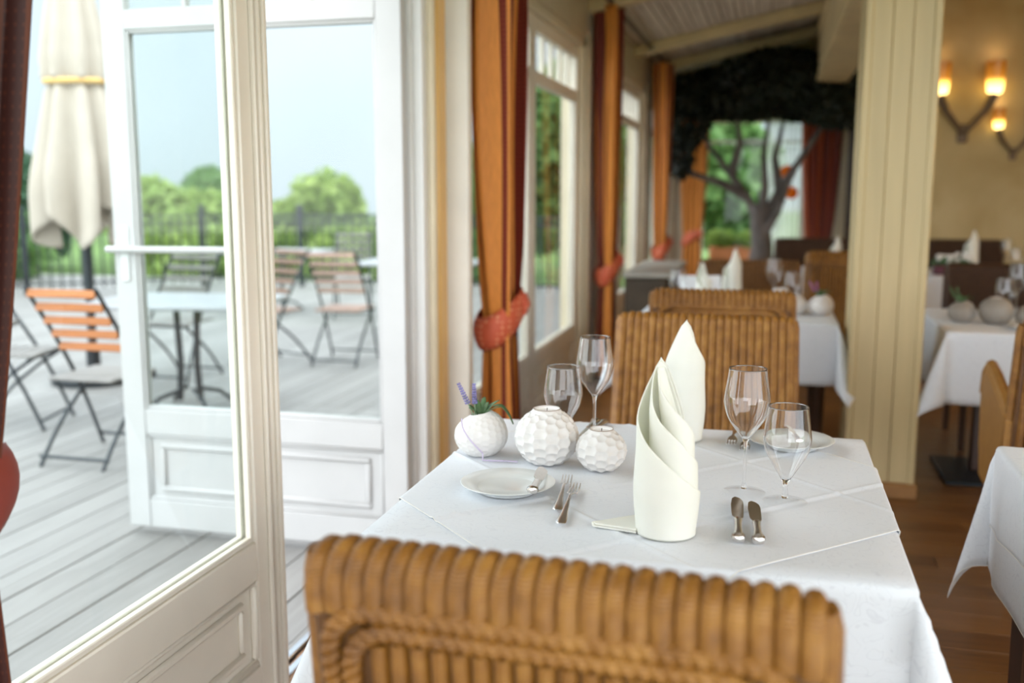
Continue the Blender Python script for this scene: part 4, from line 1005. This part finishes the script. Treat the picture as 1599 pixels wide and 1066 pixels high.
WAT = [(.0052, .036), (.0085, .044), (.024, .070), (.040, .098), (.0455, .122), (.0450, .135), (.042, .158), (.0392, .178), (.0378, .189)]
wine_glass((-.035, 1.990, ZT), 'tall stemmed wine glass, left of the right hand pair on the middle table', .25, TALL, .0425, .0032, 0)
wine_glass((.044, 1.945, ZT), 'short stemmed water glass, right of the right hand pair on the middle table', .2, WAT, .0425, .0045, 0)
wine_glass((-.400, 2.335, ZT), 'tall stemmed wine glass behind the small candle holder', .25, TALL, .0425, .0032, 0)
wine_glass((-.463, 2.265, ZT), 'short stemmed water glass behind the largest candle holder', .2, WAT, .0425, .0045, 0)
for (l, s, lab) in (((.02, 5.36, .747), TALL, 'blurred wine glass on the second table, before the loom chair'), ((.11, 5.285, .747), WAT, 'blurred water glass on the second table, right of the taller one'), ((-.47, 5.30, .747), WAT, 'blurred glass at the left end of the second table'),
                    ((1.09, 5.18, .747), WAT, 'blurred water glass between the grey pots on the right table'), ((1.165, 5.28, .747), TALL, 'blurred wine glass behind the largest grey pot'), ((1.66, 7.92, .747), TALL, 'distant wine glass on the far right table'), ((1.70, 7.80, .747), WAT, 'distant water glass on the far right table')):
    wine_glass(l, lab, .25, s, .0425, .004, 0)

# second table: pots, menu card
pot('candle_holder', 'blurred white candle holder on the second table, left of its flower pot', (.115, 5.06, .747), .062, .112, .028, 11, .03, n=70, m=40)
herb_pot((.245, 5.07, .747), 'blurred white pot with mauve flowers at the right end of the second table', flower='mauve', big=False)
pot('candle_holder', 'largest white round candle holder on the second table, beside the wine glass', (.055, 5.20, .747), .070, .128, .03, 11, .03, n=70, m=40)
mc = thing('menu_card', 'white folded menu card standing on the second table', 'menu card', (-.385, 5.36, .747))
MB().box(-.085, .0, -.0015, .0015, 0, .155, c=0).build('cover', 'card', mc).rotation_euler = (0, 0, R(-12)); MB().box(0, .14, -.0015, .0015, 0, .155, c=0).build('back_cover', 'card', mc).rotation_euler = (0, 0, R(22))
# right table: grey pots
pot('candle_holder', 'largest grey round pot on the right table', (1.005, 4.93, .747), .074, .135, .03, 11, .02, mat='ceramic_grey', n=70, m=40, group='grey ceramic balls')
pot('candle_holder', 'grey round pot at the right edge of the right table', (1.135, 4.90, .747), .056, .10, .026, 11, .02, mat='ceramic_grey', n=70, m=40, group='grey ceramic balls')
hp = herb_pot((.865, 4.96, .747), 'grey pot with dark green leaves at the left of the right table', mat='ceramic_grey', flower='leaf_lav', big=False)
# far right table: wine red flower box, white blooms
fbx = thing('flower_box', 'wine red box of white blooms on the far right table', 'flower box', (1.27, 7.75, .747))
MB().box(-.13, .13, -.05, .05, 0, .07, c=.01).build('box', 'winered', fbx)
fl2 = MB(); g = np.random.default_rng(3)
for k in range(26): p0 = (g.uniform(-.12, .12), g.uniform(-.04, .04), g.uniform(.08, .15)); fl2.lathe([(0, -.016), (.014, -.012), (.02, 0), (.012, .012), (0, .015)], 7, p0)
fl2.build('blooms', 'white_flower', fbx)['kind'] = 'stuff'
me = leaves(200, [(0, 0, .08, .14, .06, .05)], .025, 31); me.materials.append(M['leaf_lav']); inst('foliage', me, fbx)['kind'] = 'stuff'

# side cabinet by the window
sc_ = thing('side_cabinet', 'low dark cabinet with a pale stone top under the third window', 'cabinet', (-.865, 7.60, 0))
MB().box(-.13, .17, -.62, .62, .06, .745, c=.006).build('body', 'cab', sc_); MB().box(-.14, .20, -.64, .64, .745, .78, c=.006).build('top', 'cabtop', sc_); MB().box(-.11, .15, -.6, .6, 0, .06).build('plinth', 'cab', sc_)
for k in range(2):
    d = MB().box(.170, .186, -.60 + k * .605, -.01 + k * .605, .08, .73, c=.004).build('door', 'cab', sc_); MB().tube([(.195, -.05 + k * .1, .38), (.195, -.05 + k * .1, .48)], .006, 6).build('handle', 'steel', d)
MB().box(-.12, .155, -.634, -.618, .09, .73, c=.004).build('end_panel', 'cab', sc_)

# ------------------------------------------------------------------ torch wall lamps
def sconce(loc, s, label, lit=(True, True), power=9, rz=0):
    o = thing('wall_lamp', label, 'wall lamp', loc, rz, 'torch wall lamps')
    MB().box(-.05 * s, .05 * s, -.03 * s, 0, -.12 * s, .06 * s, c=.015 * s).build('wall_plate', 'sconce_metal', o)
    for i, sg in enumerate((-1, 1)):
        p = [(0, -.03 * s, -.04 * s), (sg * .08 * s, -.08 * s, .06 * s), (sg * .17 * s, -.11 * s, .17 * s), (sg * .225 * s, -.12 * s, .29 * s), (sg * .24 * s, -.12 * s, .33 * s)]
        a = MB().tube(p, [.022 * s, .028 * s, .036 * s, .045 * s, .05 * s], 10).build('arm', 'sconce_metal', o)
        MB().lathe([(.045 * s, 0), (.068 * s, .02 * s), (.078 * s, .10 * s), (.088 * s, .24 * s), (.092 * s, .30 * s), (.086 * s, .30 * s), (.07 * s, .10 * s), (.05 * s, .02 * s)], 20).build('shade', 'lampglass' if lit[i] else 'lampglass_off', o, loc=(sg * .24 * s, -.12 * s, .33 * s))
        if lit[i]:
            L = bpy.data.lights.new('bulb', 'POINT'); L.energy = power; L.color = (1, .74, .48); L.shadow_soft_size = .05
            lo = bpy.data.objects.new('bulb', L); COL.objects.link(lo); lo.parent = o; lo.location = (sg * .24 * s, -.12 * s, .72 * s)
    return o
sconce((1.680, 10.2, 1.90), .96, 'larger bronze torch wall lamp with two glowing amber shades, right of the pillar', power=.35)
sconce((2.12, 10.2, 1.70), .62, 'smaller bronze torch wall lamp at the right edge with one shade unlit', lit=(True, False), power=.3)
# torch lamps added out of view on the right hand wall to brighten the room
for k, y in enumerate((3.4, 5.8)):
    sconce((4.1, y, 1.75), .96, ('added bronze torch wall lamp for fill, out of view on the right wall nearer the camera', 'added bronze torch wall lamp for fill, out of view on the right wall nearer the alcove')[k], power=24, rz=R(-90))
